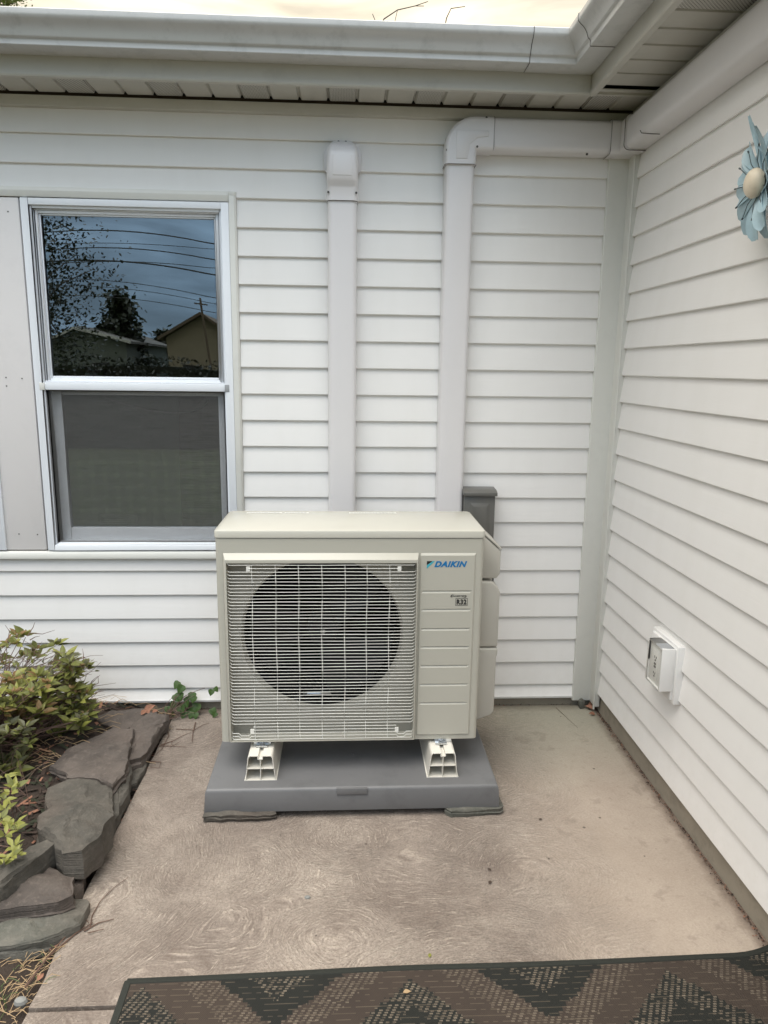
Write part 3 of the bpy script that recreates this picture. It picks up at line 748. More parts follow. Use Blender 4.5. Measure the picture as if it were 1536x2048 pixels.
# inside corner elbow
d = MB(); SC = dsec(.0600, .0735, .018)
rings = [[(-.108, .002-dd, zc+a) for a, dd in SC], [(-.0795+.0795-dd, .002-dd, zc+a) if False else (.0045-dd-.004, .002-dd, zc+a) for a, dd in SC], [(.0035-dd*1.1, -.125, zc+a) for a, dd in SC]]
d.loft(rings); d.build('corner_elbow', 'duct', l2, smooth=True, ang=40)
for pts_, r_ in (([(-.1085, .0015-dd*1.012, zc+a*1.01) for a, dd in SC], .0011), ([(.0035-dd*1.115, -.1255, zc+a*1.012) for a, dd in SC], .0016),
                 ([(-.545, .0005-dd, zc+a) for a, dd in SE], .0007), ([(-.6645+a, .0012-dd, 2.197) for a, dd in SE], .001),
                 ([(-.078, -.27, zc-.038), (-.074, -.275, zc-.048), (-.05, -.30, zc-.0575), (-.02, -.30, zc-.0575)], .0014)):
    d = MB(); d.tube(pts_, r_, 4); d.build('joint_seam', 'screw', l2)
for p_ in ((-.7165, -.0645, 2.245), (-.606, -.0685, 2.258), (-.575, -.066, 2.3575), (-.062, -.070, 2.262), (-.19, -.052, 2.2475)): screw(l2, p_, 'y')

# ================================================================ DISCONNECT BOX
db = thing('disconnect_box', (-.547, 0, .70), 'dark grey metal electrical disconnect box on the wall behind the unit', 'electrical box')
d = MB(); d.box(-.610, -.484, -.082, .0, .68, .958); bo = d.build('body', 'box', db, bevel=.003)
d = MB()
O = (-.608, -.486, .70, .950); I = (-.586, -.506, .72, .928)
vs = [(x_, -.083, z_) for x_, z_ in rect(*I)] + [(x_, -.091, z_) for x_, z_ in rect(I[0]+.014, I[1]-.014, I[2]+.014, I[3]-.014)]
d.add(vs, [(k_, (k_+1) % 4, 4+(k_+1) % 4, 4+k_) for k_ in range(4)] + [(4, 5, 6, 7)]); d.build('door_emboss', 'box', db, bevel=.0015)
d = MB(); d.prism([(-.006, .984), (-.070, .980), (-.094, .972), (-.094, .958), (-.091, .958), (-.091, .9605), (-.0, .9605)], lambda p, x: (x, p[0], p[1]), -.615, -.478); d.build('lid', 'box', db, bevel=.0015)
d = MB(); d.tube([(-.55, -.045, .30), (-.55, -.045, .68)], .013, 10); d.build('conduit_pipe', 'box', db, smooth=True)

# ================================================================ OUTDOOR UNIT
UX, UY, UZ = -1.503, -.645, .2085
hp = thing('heat_pump', (UX, UY, UZ), 'beige outdoor heat pump unit with round fan behind a wire grille', 'heat pump')
def U(x, y, z): return (UX+x, UY+y, UZ+z)
def ubox(mb, x0, x1, y0, y1, z0, z1, mi=0): return mb.box(UX+x0, UX+x1, UY+y0, UY+y1, UZ+z0, UZ+z1, mi)
W_, D_, H_ = .870, .32, .708
OX0, OX1, OZ0, OZ1 = .036, .649, .012, .632      # grille opening
cs = MB(); r = .014
def outline(z, ins=0):
    pts = []
    for cx_, cy_, a0 in ((W_-r, r, -90), (W_-r, D_-r, 0), (r, D_-r, 90), (r, r, 180)):
        for i in range(6):
            a = math.radians(a0 + i*18); pts.append(U(cx_+math.cos(a)*(r-ins), cy_+math.sin(a)*(r-ins), z))
    return pts
# sides: all around except front centre strip, front built separately
ol = outline(0); 
def side(z0_, z1_):
    A = outline(z0_); B = outline(z1_); n = len(A)
    # indices 5.. around to 18+: skip last->first (front face edge)
    rg = [[A[i], B[i]] for i in range(n)]
    cs.loft(rg, closed=False, caps=False)
side(0, H_)
cs.add(outline(0), [tuple(range(24))]); cs.add(outline(H_), [tuple(range(24))])
# front face with opening (x r..W-r)
fx0, fx1 = r, W_-r
gx = [fx0, OX0-.012, OX1+.006, fx1]; gz = [0, OZ0-.006, .660, H_]
for i in range(3):
    for j in range(3):
        if i == 1 and j == 1: continue
        cs.add([U(gx[i], 0, gz[j]), U(gx[i+1], 0, gz[j]), U(gx[i+1], 0, gz[j+1]), U(gx[i], 0, gz[j+1])], [(0, 1, 2, 3)])
cas = cs.build('casing', 'casing', hp, smooth=True, ang=40)
# raised grille frame (chamfered visor on top)
gf = MB()
def uring(mb, o, i_, yo, yi, mi=0):
    O = [U(x, yo, z) for x, z in rect(*o)]; I_ = [U(x, yi, z) for x, z in rect(*i_)]
    mb.add(O+I_, [(k, (k+1) % 4, 4+(k+1) % 4, 4+k) for k in range(4)], mi)
uring(gf, (.0245, .6555, .0062, .660), (.0335, .6515, .0092, .642), -.0005, -.021)
uring(gf, (.0335, .6515, .0092, .642), (OX0, OX1, OZ0, OZ1), -.021, -.0205)
uring(gf, (OX0, OX1, OZ0, OZ1), (OX0, OX1, OZ0, OZ1), -.0205, .034)
gf.build('grille_frame', 'casing', hp, bevel=.0012)
# shroud plate with round mouth
FCX, FCZ, FR = .341, .366, .268
sh = MB(); n = 96
circ = [(FCX+FR*1.03*math.cos(2*math.pi*i/n), FCZ+FR*1.03*math.sin(2*math.pi*i/n)) for i in range(n)]
def edgept(a):
    c_, s_ = math.cos(a), math.sin(a); t = 1e9
    if c_ > 1e-6: t = min(t, (OX1+.004-FCX)/c_)
    if c_ < -1e-6: t = min(t, (OX0-.004-FCX)/c_)
    if s_ > 1e-6: t = min(t, (OZ1+.03-FCZ)/s_)
    if s_ < -1e-6: t = min(t, (OZ0-.004-FCZ)/s_)
    return (FCX+c_*t, FCZ+s_*t)
rings = []
angs = [2*math.pi*i/n for i in range(n)]
def ring_at(f, y):
    return [U(f(a)[0], y, f(a)[1]) for a in angs]
cf = lambda rr: (lambda a: (FCX+rr*math.cos(a), FCZ+rr*math.sin(a)))
rings = [ring_at(edgept, .033), ring_at(cf(FR*1.035), .033), ring_at(cf(FR*1.012), .036), ring_at(cf(FR), .045), ring_at(cf(FR*.985), .062)]
sh.loft(rings, closed=True, caps=False)
# corner patches to fill rectangle corners
for (cx_, cz_) in ((OX0-.004, OZ0-.004), (OX1+.004, OZ0-.004), (OX0-.004, OZ1+.03), (OX1+.004, OZ1+.03)):
    ca = math.atan2(cz_-FCZ, cx_-FCX) % (2*math.pi); i0 = int(ca/(2*math.pi/n)) % n; i1 = (i0+1) % n
    a, b = edgept(angs[i0]), edgept(angs[i1]); sh.add([U(a[0], .033, a[1]), U(cx_, .033, cz_), U(b[0], .033, b[1])], [(0, 1, 2)])
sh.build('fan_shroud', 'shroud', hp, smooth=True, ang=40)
# dark inner barrel with coil
ib = MB(); ib.loft([ring_at(cf(FR*.986), .0622), ring_at(cf(FR*1.0), .295)], closed=True, caps=False)
ib.add(ring_at(cf(FR), .296), [tuple(range(n))]); ib.build('coil_chamber', 'coil', hp)
# fan
fn_ = MB()
hub = [[U(FCX+rr*math.cos(a), y, FCZ+rr*math.sin(a)) for a in [2*math.pi*i/24 for i in range(24)]] for rr, y in ((.012, .073), (.045, .076), (.055, .085), (.055, .14))]
fn_.loft(hub); fh = fn_.build('fan', 'fan', hp, smooth=True)
for b_ in range(3):
    bl = MB(); vs = []; fs = []; nr, na = 6, 8
    for i in range(nr+1):
        rr = .052 + (.252-.052)*i/nr
        for j_ in range(na+1):
            t_ = j_/na; sweep = math.radians(20+70*t_ + 18*(i/nr)) + b_*2*math.pi/3
            vs.append(U(FCX+rr*math.cos(sweep), .088+.065*t_ - .01*(i/nr), FCZ+rr*math.sin(sweep)))
    for i in range(nr):
        for j_ in range(na):
            a = i*(na+1)+j_; fs.append((a, a+1, a+na+2, a+na+1))
    bl.add(vs, fs); bl.build('blade', 'fan', fh, smooth=True)
mb_ = MB(); ubox(mb_, .27, .42, .100, .108, .118, .132); ubox(mb_, .285, .33, .094, .0995, .121, .126); mb_.build('bright_glimpse_strips', 'zinc', hp)  # added bright strips standing in for light glimpsed through the back
mb_ = MB(); mb_.tube([U(FCX, .071, FCZ), U(FCX, .0665, FCZ)], .008, 12); mb_.build('hub_nut', 'zinc', fh)
# wire grille
gw = MB(); nw = 55; zt, zb = OZ1-.008, OZ0+.006
for i in range(nw):
    z_ = zt + (zb-zt)*i/(nw-1)
    thick = .0021 if i % 5 == 1 and 8 < i < 50 else .0016
    y0_ = -.0185; jig = .0004*math.sin(i*2.1)
    if i in (1,): xa, xb = .106, .592
    elif i in (nw-5, nw-4): xa, xb = .110, .590
    else: xa, xb = OX0+.001, OX1-.001
    full = xa < .05
    if i in (nw-3, nw-2):
        dz = -.009 if i == nw-3 else -.0085
        pts = [(OX0+.001, y0_+.012, z_), (OX0+.006, y0_, z_), (.062, y0_, z_), (.070, y0_, z_+dz), (.095, y0_, z_+dz), (.103, y0_, z_), (.590, y0_, z_), (.597, y0_, z_+dz), (.616, y0_, z_+dz), (.624, y0_, z_), (OX1-.006, y0_, z_), (OX1-.001, y0_+.012, z_)]
    elif full: pts = [(xa, y0_+.012, z_+.002), (xa+.004, y0_+.004, z_+.001), (xa+.010, y0_, z_)] + [(xa+.01+(xb-xa-.02)*t/8, y0_+jig*t/8, z_+.0006*math.sin(t*1.3+i)) for t in range(1, 8)] + [(xb-.010, y0_, z_), (xb-.004, y0_+.004, z_+.001), (xb, y0_+.012, z_+.002)]
    else: pts = [(xa, y0_, z_), (xb, y0_, z_)]
    gw.tube([U(*p) for p in pts], thick*.5+.00018, 5)
for vx in (.116, .192, .266, .341, .416, .487, .561):
    gw.tube([U(vx+.0015*math.sin(zz*5), -.0148, zb+(zt-zb)*zz/10) for zz in range(11)], .0012, 5)
for cx_, cz_ in ((.106, zt-.012), (.592, zt-.012), (.106, .046), (.592, .046)):
    ubox(gw, cx_-.006, cx_+.006, -.0185, -.014, cz_-.008, cz_+.008)
gw.build('fan_grille', 'grille', hp, smooth=True)
# ribbed service panel
sp_ = MB()
gz_ = [.532, .469, .402, .338, .271, .204, .137]
zz_ = [.0165, .0205]
for gzv in sorted(gz_): zz_ += [gzv-.0075, gzv-.0015, gzv+.0015]
zz_ += [.652, .6595]
xx_ = [.6595, .6635, .668, .6725, .8265, .832, .8385, .8445]
def yy_(ix, iz):
    if ix in (0, len(xx_)-1) or iz in (0, len(zz_)-1): return -.0003
    inner = 3 <= ix <= 4
    k_ = (iz-2) % 3
    if inner and 2 <= iz < len(zz_)-2 and k_ == 1: return -.0012
    return -.0052
vs = [U(x_, yy_(i, j), z_) for j, z_ in enumerate(zz_) for i, x_ in enumerate(xx_)]; nx_ = len(xx_)
fs = [(j*nx_+i, j*nx_+i+1, (j+1)*nx_+i+1, (j+1)*nx_+i) for j in range(len(zz_)-1) for i in range(nx_-1)]
sp_.add(vs, fs); spo = sp_.build('service_panel', 'casing', hp)
# top lid
tp = MB(); 
def lidring(z, e): 
    r2 = .016; pts = []
    for cx_, cy_, a0 in ((W_-r2+e, r2-e, -90), (W_-r2+e, D_-r2+e, 0), (r2-e, D_-r2+e, 90), (r2-e, r2-e, 180)):
        for i in range(6):
            a = math.radians(a0+i*18); pts.append(U(cx_+math.cos(a)*r2, cy_+math.sin(a)*r2, z))
    return pts
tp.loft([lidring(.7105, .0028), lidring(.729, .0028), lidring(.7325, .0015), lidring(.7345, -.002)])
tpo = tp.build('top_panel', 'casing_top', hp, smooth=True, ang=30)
se = MB(); se.loft([outline(.7081, .0), outline(.7104, .0)]); se.build('lid_seam', 'dark', hp)
random.seed(3)
for a, b in ((.065, .19), (.20, .285), (.43, .60)):
    lb = MB(); lb.box(UX+a, UX+b, -.372, -.354, UZ+.7347, UZ+.7352); lbo = lb.build('caution_label', 'label', tpo)
    lt = MB(); x_ = a+.004
    while x_ < b-.012:
        wd = random.uniform(.004, .012); lt.box(UX+x_, UX+x_+wd, -.369, -.3665, UZ+.7353, UZ+.7355); lt.box(UX+x_, UX+x_+wd*.8, -.361, -.359, UZ+.7353, UZ+.7355); x_ += wd+.002
    lt.build('fine_print', 'latch_grey', tpo)
# lettering
def text(s_, size, x, z, y, mat, name, parent, shear=0, offset=0, sx=1.0, width=None):
    cu = bpy.data.curves.new(name, 'FONT'); cu.body = s_; cu.size = size; cu.shear = shear; cu.offset = offset; cu.space_character = 1.12; cu.extrude = .0002
    to = bpy.data.objects.new('tmp_text', cu); C.objects.link(to)
    bpy.context.view_layer.update()
    me = bpy.data.meshes.new_from_object(to.evaluated_get(bpy.context.evaluated_depsgraph_get()))
    bpy.data.objects.remove(to)
    xs_ = [v.co.x for v in me.vertices]; x0_, x1_ = min(xs_), max(xs_)
    k = (width/(x1_-x0_)) if width else sx
    for v in me.vertices: a = ((v.co.x-x0_)*k, v.co.y, v.co.z); v.co = Vector((UX+x+a[0], UY+y-a[2], UZ+z+a[1]))
    me.materials.clear(); me.materials.append(M[mat])
    o = bpy.data.objects.new(name, me); C.objects.link(o); o.parent = parent
    o.matrix_parent_inverse = Matrix.Identity(4)
    return o
FY = -.0056
text('DAIKIN', .0255, .7065, .6145, FY, 'blue', 'brand_lettering', spo, shear=.32, offset=.0013, width=.108)
e = MB(); e.prism([(.682, .6335), (.7005, .6335), (.6985, .6315), (.682, .6215)][0:1] + [(.7005, .6335), (.682, .6205)], lambda p, y: U(p[0], y, p[1]), FY-.0002, FY+.0003); e.build('emblem_triangle', 'black', spo)
e = MB(); e.prism([(.682, .6195), (.7015, .6335), (.7085, .6335), (.682, .6075)], lambda p, y: U(p[0], y, p[1]), FY-.0002, FY+.0003); e.build('emblem_band', 'cyan', spo)
e = MB(); fx = [(.780, .4815), (.8205, .4815), (.8205, .5065), (.780, .5065)]; t_ = .0012
for a, b, c_, d_ in ((.780, .8205, .4815, .4827), (.780, .8205, .5053, .5065), (.780, .7812, .4827, .5053), (.8193, .8205, .4827, .5053)): ubox(e, a, b, FY-.0002, FY+.0003, c_, d_)
e.build('refrigerant_mark_border', 'black', spo)
text('R32', .0225, .7838, .4862, FY, 'black', 'refrigerant_mark', spo, offset=.0011, width=.033)
text('INVERTER', .0078, .7690, .5115, FY, 'black', 'inverter_mark', spo, shear=.2, offset=.0002, width=.041)
e = MB(); e.prism([(.7625, .5135), (.7655, .5185), (.776, .5208), (.770, .5186), (.7660, .5145), (.769, .5105), (.764, .5110)], lambda p, y: U(p[0], y, p[1]), FY-.0002, FY+.0003)
e.build('inverter_swoosh', 'black', spo); e = MB(); e.prism([(.8165, .5140), (.8135, .5092), (.803, .5072), (.809, .5094), (.8130, .5128), (.810, .5172), (.815, .5164)], lambda p, y: U(p[0], y, p[1]), FY-.0002, FY+.0003)
e.build('inverter_swoosh', 'black', spo)
# valve covers on the right side
vc = MB()
cxr = W_
# upper cover: hexagonal front outline, at depth .10-.20
up = [(0, .694), (.018, .694), (.082, .636), (.082, .555), (.070, .537), (0, .537)]
vc.prism(up, lambda p, y: U(cxr+p[0], y, p[1]), .115, .305); vc.build('valve_cover', 'casing_plastic', hp, bevel=.006, bseg=3)
vc = MB()
vc.prism([(0, .701), (.020, .701), (.030, .694), (.084, .645), (.084, .638), (.018, .6955), (0, .6955)], lambda p, y: U(cxr+p[0]*.99, y, p[1]), .113, .309); vc.build('cover_lip', 'casing_plastic', hp, bevel=.0015)
vc = MB(); lo = [(0, .528), (.050, .528), (.060, .523), (.077, .505), (.084, .488), (.084, .288), (0, .288)]
vc.prism(lo, lambda p, y: U(cxr+p[0], y, p[1]), .11, .29); vc.build('pipe_cover', 'casing_plastic', hp, bevel=.007, bseg=3)
vc = MB(); lo = [(0, .284), (.084, .284), (.084, .262), (.080, .25), (.080, .045), (.07, .03), (0, .006)]
vc.prism(lo, lambda p, y: U(cxr+p[0], y, p[1]), .107, .295); vc.build('pipe_cover', 'casing_plastic', hp, bevel=.006, bseg=3)
for x_ in (.013, .058): vc = MB(); ubox(vc, cxr+x_-.003, cxr+x_+.003, .118, .124, .528, .537); vc.build('cover_clip', 'box', hp)
# feet of the unit
for x0_, x1_ in ((.108, .165), (.725, .782)): ft = MB(); ubox(ft, x0_, x1_, -.0, .30, -.012, 0.0); ft.build('foot', 'zinc', hp)
for x_, z_ in ((.196, .004), (.593, .004)): bs = MB(); bs.tube([U(x_, -.001, z_), U(x_, -.004, z_)], .0035, 8); bs.build('screw', 'box', hp)

# ================================================================ RAILS, PAD, SHIMS
def rail(x, label):
    t = thing('mounting_rail', (x, -.715, .105), label, 'mounting rail', 'hollow plastic rails under the unit')
    b = MB(); y0_, y1_ = -.715, -.27; B2, T2, H = .0505, .0395, .0895; tk = .0022; z0_ = .1052
    def ex(poly): b.prism([(x+p[0], z0_+p[1]) for p in poly], lambda p, y: (p[0], y, p[1]), y0_, y1_)
    ex([(-B2-.003, 0), (B2+.003, 0), (B2+.003, tk), (-B2-.003, tk)])
    for s_ in (-1, 1):
        ex([(s_*B2, tk), (s_*(B2-tk), tk), (s_*(T2+.0015-tk), H-.008), (s_*(T2-.006), H-tk), (s_*(T2-.006), H), (s_*(T2-.001), H-.002), (s_*(T2+.002), H-.008)])
        ex([(s_*.009, H-tk), (s_*(T2-.006), H-tk), (s_*(T2-.006), H), (s_*.009, H)])
        ex([(s_*.009, H-.011), (s_*.009, H), (s_*(.009-tk), H), (s_*(.009-tk), H-.011)])
    ex([(-.009, H-.011-tk), (.009, H-.011-tk), (.009, H-.011), (-.009, H-.011)])
    ex([(-tk/2, tk), (tk/2, tk), (tk/2, H-.011-tk), (-tk/2, H-.011-tk)])
    for s_ in (-1, 1): ex([(s_*tk/2, .042), (s_*(B2-.0052), .042), (s_*(B2-.0054), .042+tk), (s_*tk/2, .042+tk)])
    b.build('rail_body', 'rail', t)
    p = MB(); zz0 = .1955
    p.box(x-.020, x+.020, -.662, -.53, zz0, zz0+.003); p.prism([(-.661, zz0+.003), (-.665, zz0+.003), (-.665, zz0+.008), (-.661, zz0+.008)], lambda q, xx: (xx, q[0], q[1]), x-.019, x+.019)
    p.build('bracket', 'zinc', t, bevel=.001)
    p = MB(); p.tube([(x, -.645, zz0+.003), (x, -.645, zz0+.010)], .0085, 6); p.tube([(x, -.645, zz0+.010), (x, -.645, zz0+.016)], .004, 10); p.build('bolt', 'zinc', t)
    return t
rail(-1.366, 'left of the two hollow beige rails holding the unit')
rail(-.757, 'right of the two hollow beige rails holding the unit')
pd = thing('equipment_pad', (-1.06, -.5, .028), 'dark grey plastic pad carrying the outdoor unit on rails', 'equipment pad')
b = MB(); 
def padring(z, e, y0_=-.770): return [(-1.545+e, y0_+e*1.0, z), (-.571-e, y0_+e, z), (-.571-e, -.245-e, z), (-1.545+e, -.245-e, z)]
b.loft([padring(.026, 0), padring(.094, .005), padring(.101, .0075), padring(.105, .013)])
b.build('pad_slab', 'pad', pd, bevel=.002)
b = MB(); b.box(-1.113, -1.012, -.7705, -.762, .083, .1045); b.build('pad_lug', 'pad', pd, bevel=.001)
b = MB(); q = atz(705, 1508, .105); b.tube([(q.x, q.y, .104), (q.x, q.y, .107)], .005, 10); b.build('pad_stud', 'pad', pd)
def jag(poly, n=14, amp=.004, seed=0):
    out_ = []; L = len(poly)
    for i in range(L):
        a = Vector(poly[i]); b_ = Vector(poly[(i+1) % L]); k = max(2, int((b_-a).length/.018))
        for j_ in range(k):
            p = a.lerp(b_, j_/k); nn = Vector((-(b_-a).y, (b_-a).x)).normalized()
            out_.append(p + nn*amp*(noise.noise(Vector((p.x*30+seed, p.y*30, 0)))*1.6 + .8*noise.noise(Vector((p.x*90+seed, p.y*90, 5)))))
    return out_
def stone(name, poly, zb, zt, mat, label, seed=0, tilt=(0, 0), group=None, cat='stone', amp=.004, rough=1.0, dome=.01):
    P = jag([Vector(p) for p in poly], seed=seed, amp=amp); n_ = len(P); c = sum(P, Vector((0, 0)))/n_
    H = zt-zb; mb = MB(); rings = []
    def nz(p, z, k=1): return noise.noise(Vector((p.x*22+seed, p.y*22, z*120)))*k
    layers = [(0, .92), (.14, .985), (.44, 1.01), (.50, .975), (.86, 1.0), (1.0, .968)]
    for t, s_ in layers:
        ring = []
        for p in P:
            d_ = (p-c); s2 = s_ + .050*nz(p, t)*rough + .035*noise.noise(Vector((p.x*60+seed, p.y*60, t*3)))*rough; q = c + d_*s2
            z = zb + H*t + (H*.34*noise.noise(Vector((q.x*7+seed, q.y*7, t*2))) if 0 < t < .95 else 0) + (tilt[0]*(q.x-c.x)+tilt[1]*(q.y-c.y))*t
            ring.append((q.x, q.y, z))
        rings.append(ring)
    for s_ in (.86, .7, .52, .34, .17):
        ring = []
        for p in P:
            q = c+(p-c)*s_
            st = .005*rough*(1 if noise.noise(Vector((q.x*8+seed, q.y*8, 2))) > .10 else 0) + .004*rough*(1 if noise.noise(Vector((q.x*14+seed, q.y*11, 7))) > .05 else 0)
            z = zt + (tilt[0]*(q.x-c.x)+tilt[1]*(q.y-c.y)) + .009*rough*noise.noise(Vector((q.x*16+seed, q.y*16, 1))) + .004*rough*noise.noise(Vector((q.x*50+seed, q.y*50, 1))) + st + dome*(1-s_)
            ring.append((q.x, q.y, z))
        rings.append(ring)
    mb.loft(rings, caps=True)
    o_ = mb.build(name, mat, smooth=True, ang=28); tag(o_, label, cat, group); return o_
stone('shim_stone', [(-1.545, -.785), (-1.43, -.79), (-1.33, -.785), (-1.31, -.775), (-1.33, -.60), (-1.54, -.58)], 0, .0268, 'stone_g', 'thin green grey slate shim under the left front of the pad', 3, group='slate shims under the grey pad', amp=.005, dome=0, rough=.8)
stone('shim_stone', [(-.755, -.765), (-.735, -.785), (-.57, -.775), (-.556, -.765), (-.57, -.60), (-.75, -.60)], 0, .0268, 'stone_l', 'pale flat stone shim under the right front of the pad', 9, group='slate shims under the grey pad', amp=.0015, dome=0, rough=.35)

# ================================================================ OUTLET
oc = thing('outlet_cover', (0, -.7, .48), 'white weatherproof outlet box with clear cover on the right wall', 'outlet')
def yz(px, py, X):
    d_ = ray(px, py); t = (X-CP.x)/d_.x; p = CP+d_*t; return p.y, p.z
b = MB(); b.box(-.016, .010, -.776, -.580, .388, .588); b.build('mounting_block', 'sock', oc, bevel=.004)
b = MB(); b.box(-.024, -.014, -.764, -.592, .400, .576); b.build('block_step', 'sock', oc, bevel=.003)
b = MB()
b.box(-.064, -.022, -.768, -.762, .432, .578); b.box(-.064, -.022, -.666, -.660, .432, .578); b.box(-.064, -.022, -.762, -.666, .572, .578); b.box(-.064, -.022, -.762, -.666, .432, .438)
b.box(-.058, -.022, -.762, -.666, .438, .572)
b.build('box_hood', 'sock', oc, bevel=.0015)
b = MB(); b.box(-.0675, -.0655, -.766, -.662, .434, .576); b.build('clear_cover', 'clear', oc, bevel=.002)
b = MB(); b.box(-.0605, -.0581, -.735, -.695, .450, .556); ro = b.build('receptacle', 'sock', oc, bevel=.002)
b = MB()
for zc_ in (.530, .475):
    for dy in (-.006, .006): b.box(-.0615, -.0600, -.715+dy-.0012, -.715+dy+.0012, zc_-.004, zc_+.004)
    b.box(-.0615, -.0600, -.718, -.712, zc_-.013, zc_-.008)
for zc_ in (.507, .497): b.box(-.0620, -.0600, -.721, -.709, zc_-.003, zc_+.003)
b.build('socket_slot', 'screw', ro)

# ================================================================ METAL FLOWER
fl = thing('metal_flower', (0, -1.0, 1.92), 'light blue painted metal daisy hanging on the right wall', 'wall ornament')
fc_ = Vector((-.072, -1.072, 1.911))
axis = Vector((-1, .02, -.05)).normalized(); up_ = Vector((0, 0, 1)); sdv = axis.cross(up_).normalized(); up2 = sdv.cross(axis).normalized()
def fp(r_, a, h): return fc_ + (sdv*math.cos(a)+up2*math.sin(a))*r_ + axis*h
random.seed(21)
def petal(a, L, Wd, h0, h1, curl, tip=.55):
    mb = MB(); rings = []; nn = 10; tv = (-sdv*math.sin(a)+up2*math.cos(a))
    for i in range(nn+1):
        t = i/nn; r_ = .02 + L*t; wd = Wd*(.30+.85*math.sin(math.pi*min(1, t*.72+.02))**1.3)*(1 if t < .85 else (.93 if t < .95 else tip+.15))
        h = h0 + (h1-h0)*t*t + curl*math.sin(math.pi*t)
        rg = [fp(r_ - (.004 if (i == nn and abs(k_) < .1) else 0), a, h) + tv*wd*k_*.5 + axis*(.20*wd*k_*k_) for k_ in (-1, -.5, 0, .5, 1)]
        rings.append(rg + [p_ - axis*.0012 for p_ in reversed(rg)])
    mb.loft(rings); return mb.build('petal', 'petal', fl, smooth=True, ang=50)
for a_, L_, W_2, h0_, h1_, cu_ in ((-90, .113, .046, -.004, .004, .012), (-62, .108, .044, -.008, -.004, .010), (-116, .106, .042, .0, .018, .012), (-140, .090, .042, .0, .030, .010), (-172, .060, .046, .0, .030, .008),
        (-34, .11, .044, -.01, -.01, .01), (-6, .11, .044, -.01, -.01, .01), (24, .11, .044, -.01, -.01, .01), (52, .115, .044, -.01, -.005, .01),
        (84, .115, .030, .0, -.03, .0), (104, .105, .016, .0, .040, -.004), (138, .075, .016, .002, .052, .0), (76, .150, .012, .0, .020, .0), (68, .145, .016, -.01, .0, .0)):
    petal(math.radians(a_), L_, W_2, h0_, h1_, cu_)
for i in range(8):
    petal(math.radians(-78+i*45), .108, .038, -.022, -.04, .008)
mb = MB(); rings = []
for i in range(9):
    t = i/8*math.pi/2; rr = .0345*math.cos(t)+.0005; rings.append([fp(rr, 2*math.pi*k_/24, .018+.022*math.sin(t)) for k_ in range(24)])
mb.loft([[fp(.032, 2*math.pi*k_/24, .010) for k_ in range(24)]] + rings); mb.build('flower_centre', 'petal_centre', fl, smooth=True, ang=60)
mb = MB(); mb.loft([[fp(.026, 2*math.pi*k_/16, h_) for k_ in range(16)] for h_ in (-.06, .010)]); mb.build('hub', 'stamen', fl, smooth=True)
for i in range(11):
    a = math.radians(i*360/11+4); mb = MB(); e_ = fp(.082, a, .022); mb.tube([fp(.02, a, .006), fp(.05, a, .020), e_], .0011, 5); mb.tube([e_, e_+(e_-fc_).normalized()*.005], .0022, 6)
    mb.build('stamen', 'stamen', fl, smooth=True)

# ================================================================ RUG
def rugz(x, y):
    z = .008 + .0025*noise.noise(Vector((x*2.2, y*2.2, 4)))
    if x > -.12: z += .3*(x+.12)**2 + (.02 if False else 0)
    return max(.006, z)
rg_t = thing('outdoor_rug', (-.8, -1.9, 0), 'dark outdoor rug with black, brown and tan zigzag weave on the patio', 'rug')
def rugtop(x):   # y of far edge
    return -1.402 + .020*(x+1.604)/1.6 + .003*math.sin(x*5) + (.9*max(0, x+.09)**2*2)
mb = MB(); nx2, ny2 = 90, 60; vs = []; fs = []
for j in range(ny2+1):
    for i in range(nx2+1):
        x_ = -1.604 + (1.612)*i/nx2; y1_ = rugtop(x_); y_ = y1_ + (-3.4-y1_)*(j/ny2)
        xx2 = x_ + .02*(j/ny2)*(1-i/nx2); vs.append((xx2, y_, rugz(x_, y_)))
for j in range(ny2):
    for i in range(nx2):
        a = j*(nx2+1)+i; fs.append((a, a+1, a+nx2+2, a+nx2+1))
mb.add(vs, fs); mb.build('rug_field', 'rug', rg_t, smooth=True)
mb = MB(); sec = [(-.004, 0), (-.004, .004), (0, .0065), (.012, .0065), (.0145, .003), (.0145, 0)]
rings = []
for i in range(nx2+1):
    x_ = -1.606 + 1.614*i/nx2; y_ = rugtop(x_); z_ = rugz(x_, y_)-.0045; rings.append([(x_, y_+.004-s_, z_+h_) for s_, h_ in sec])
mb.loft(rings); rings = []
for j in range(ny2+1):
    y_ = rugtop(-1.604) + (-3.4-rugtop(-1.604))*j/ny2; x_ = -1.604+.02*j/ny2; z_ = rugz(x_, y_)-.0045; rings.append([(x_-.004+s_, y_, z_+h_) for s_, h_ in sec])
mb.loft(rings)
mb.build('rug_binding', 'rubber', rg_t, smooth=True)

# ================================================================ BORDER STONES
def zp(pts, z): return [(p.x, p.y) for p in (atz(a, b, z) for a, b in pts)]
SG = 'slate stones edging the planting bed'
stone('flagstone', zp([(186, 1436), (218, 1424), (275, 1417), (316, 1424), (306, 1440), (240, 1462)], .045), .0, .045, 'stone_b', 'small brown stone touching the foundation, farthest of the border', 11, group=SG)
stone('flagstone', zp([(304, 1425), (339, 1430), (336, 1441), (321, 1458), (309, 1480), (294, 1506), (282, 1516), (258, 1521), (250, 1480), (262, 1450)], .055), .01, .058, 'stone_b', 'flat brown slab beside the green weed at the patio corner', 12, group=SG)
stone('flagstone', zp([(228, 1453), (268, 1458), (267, 1476), (261, 1484), (259, 1505), (250, 1548), (225, 1572), (196, 1556), (135, 1548), (100, 1528), (132, 1495), (190, 1470)], .085), .03, .085, 'stone_b', 'broad dark brown slab overlapping its neighbours near the shrub', 13, group=SG, tilt=(.05, 0))
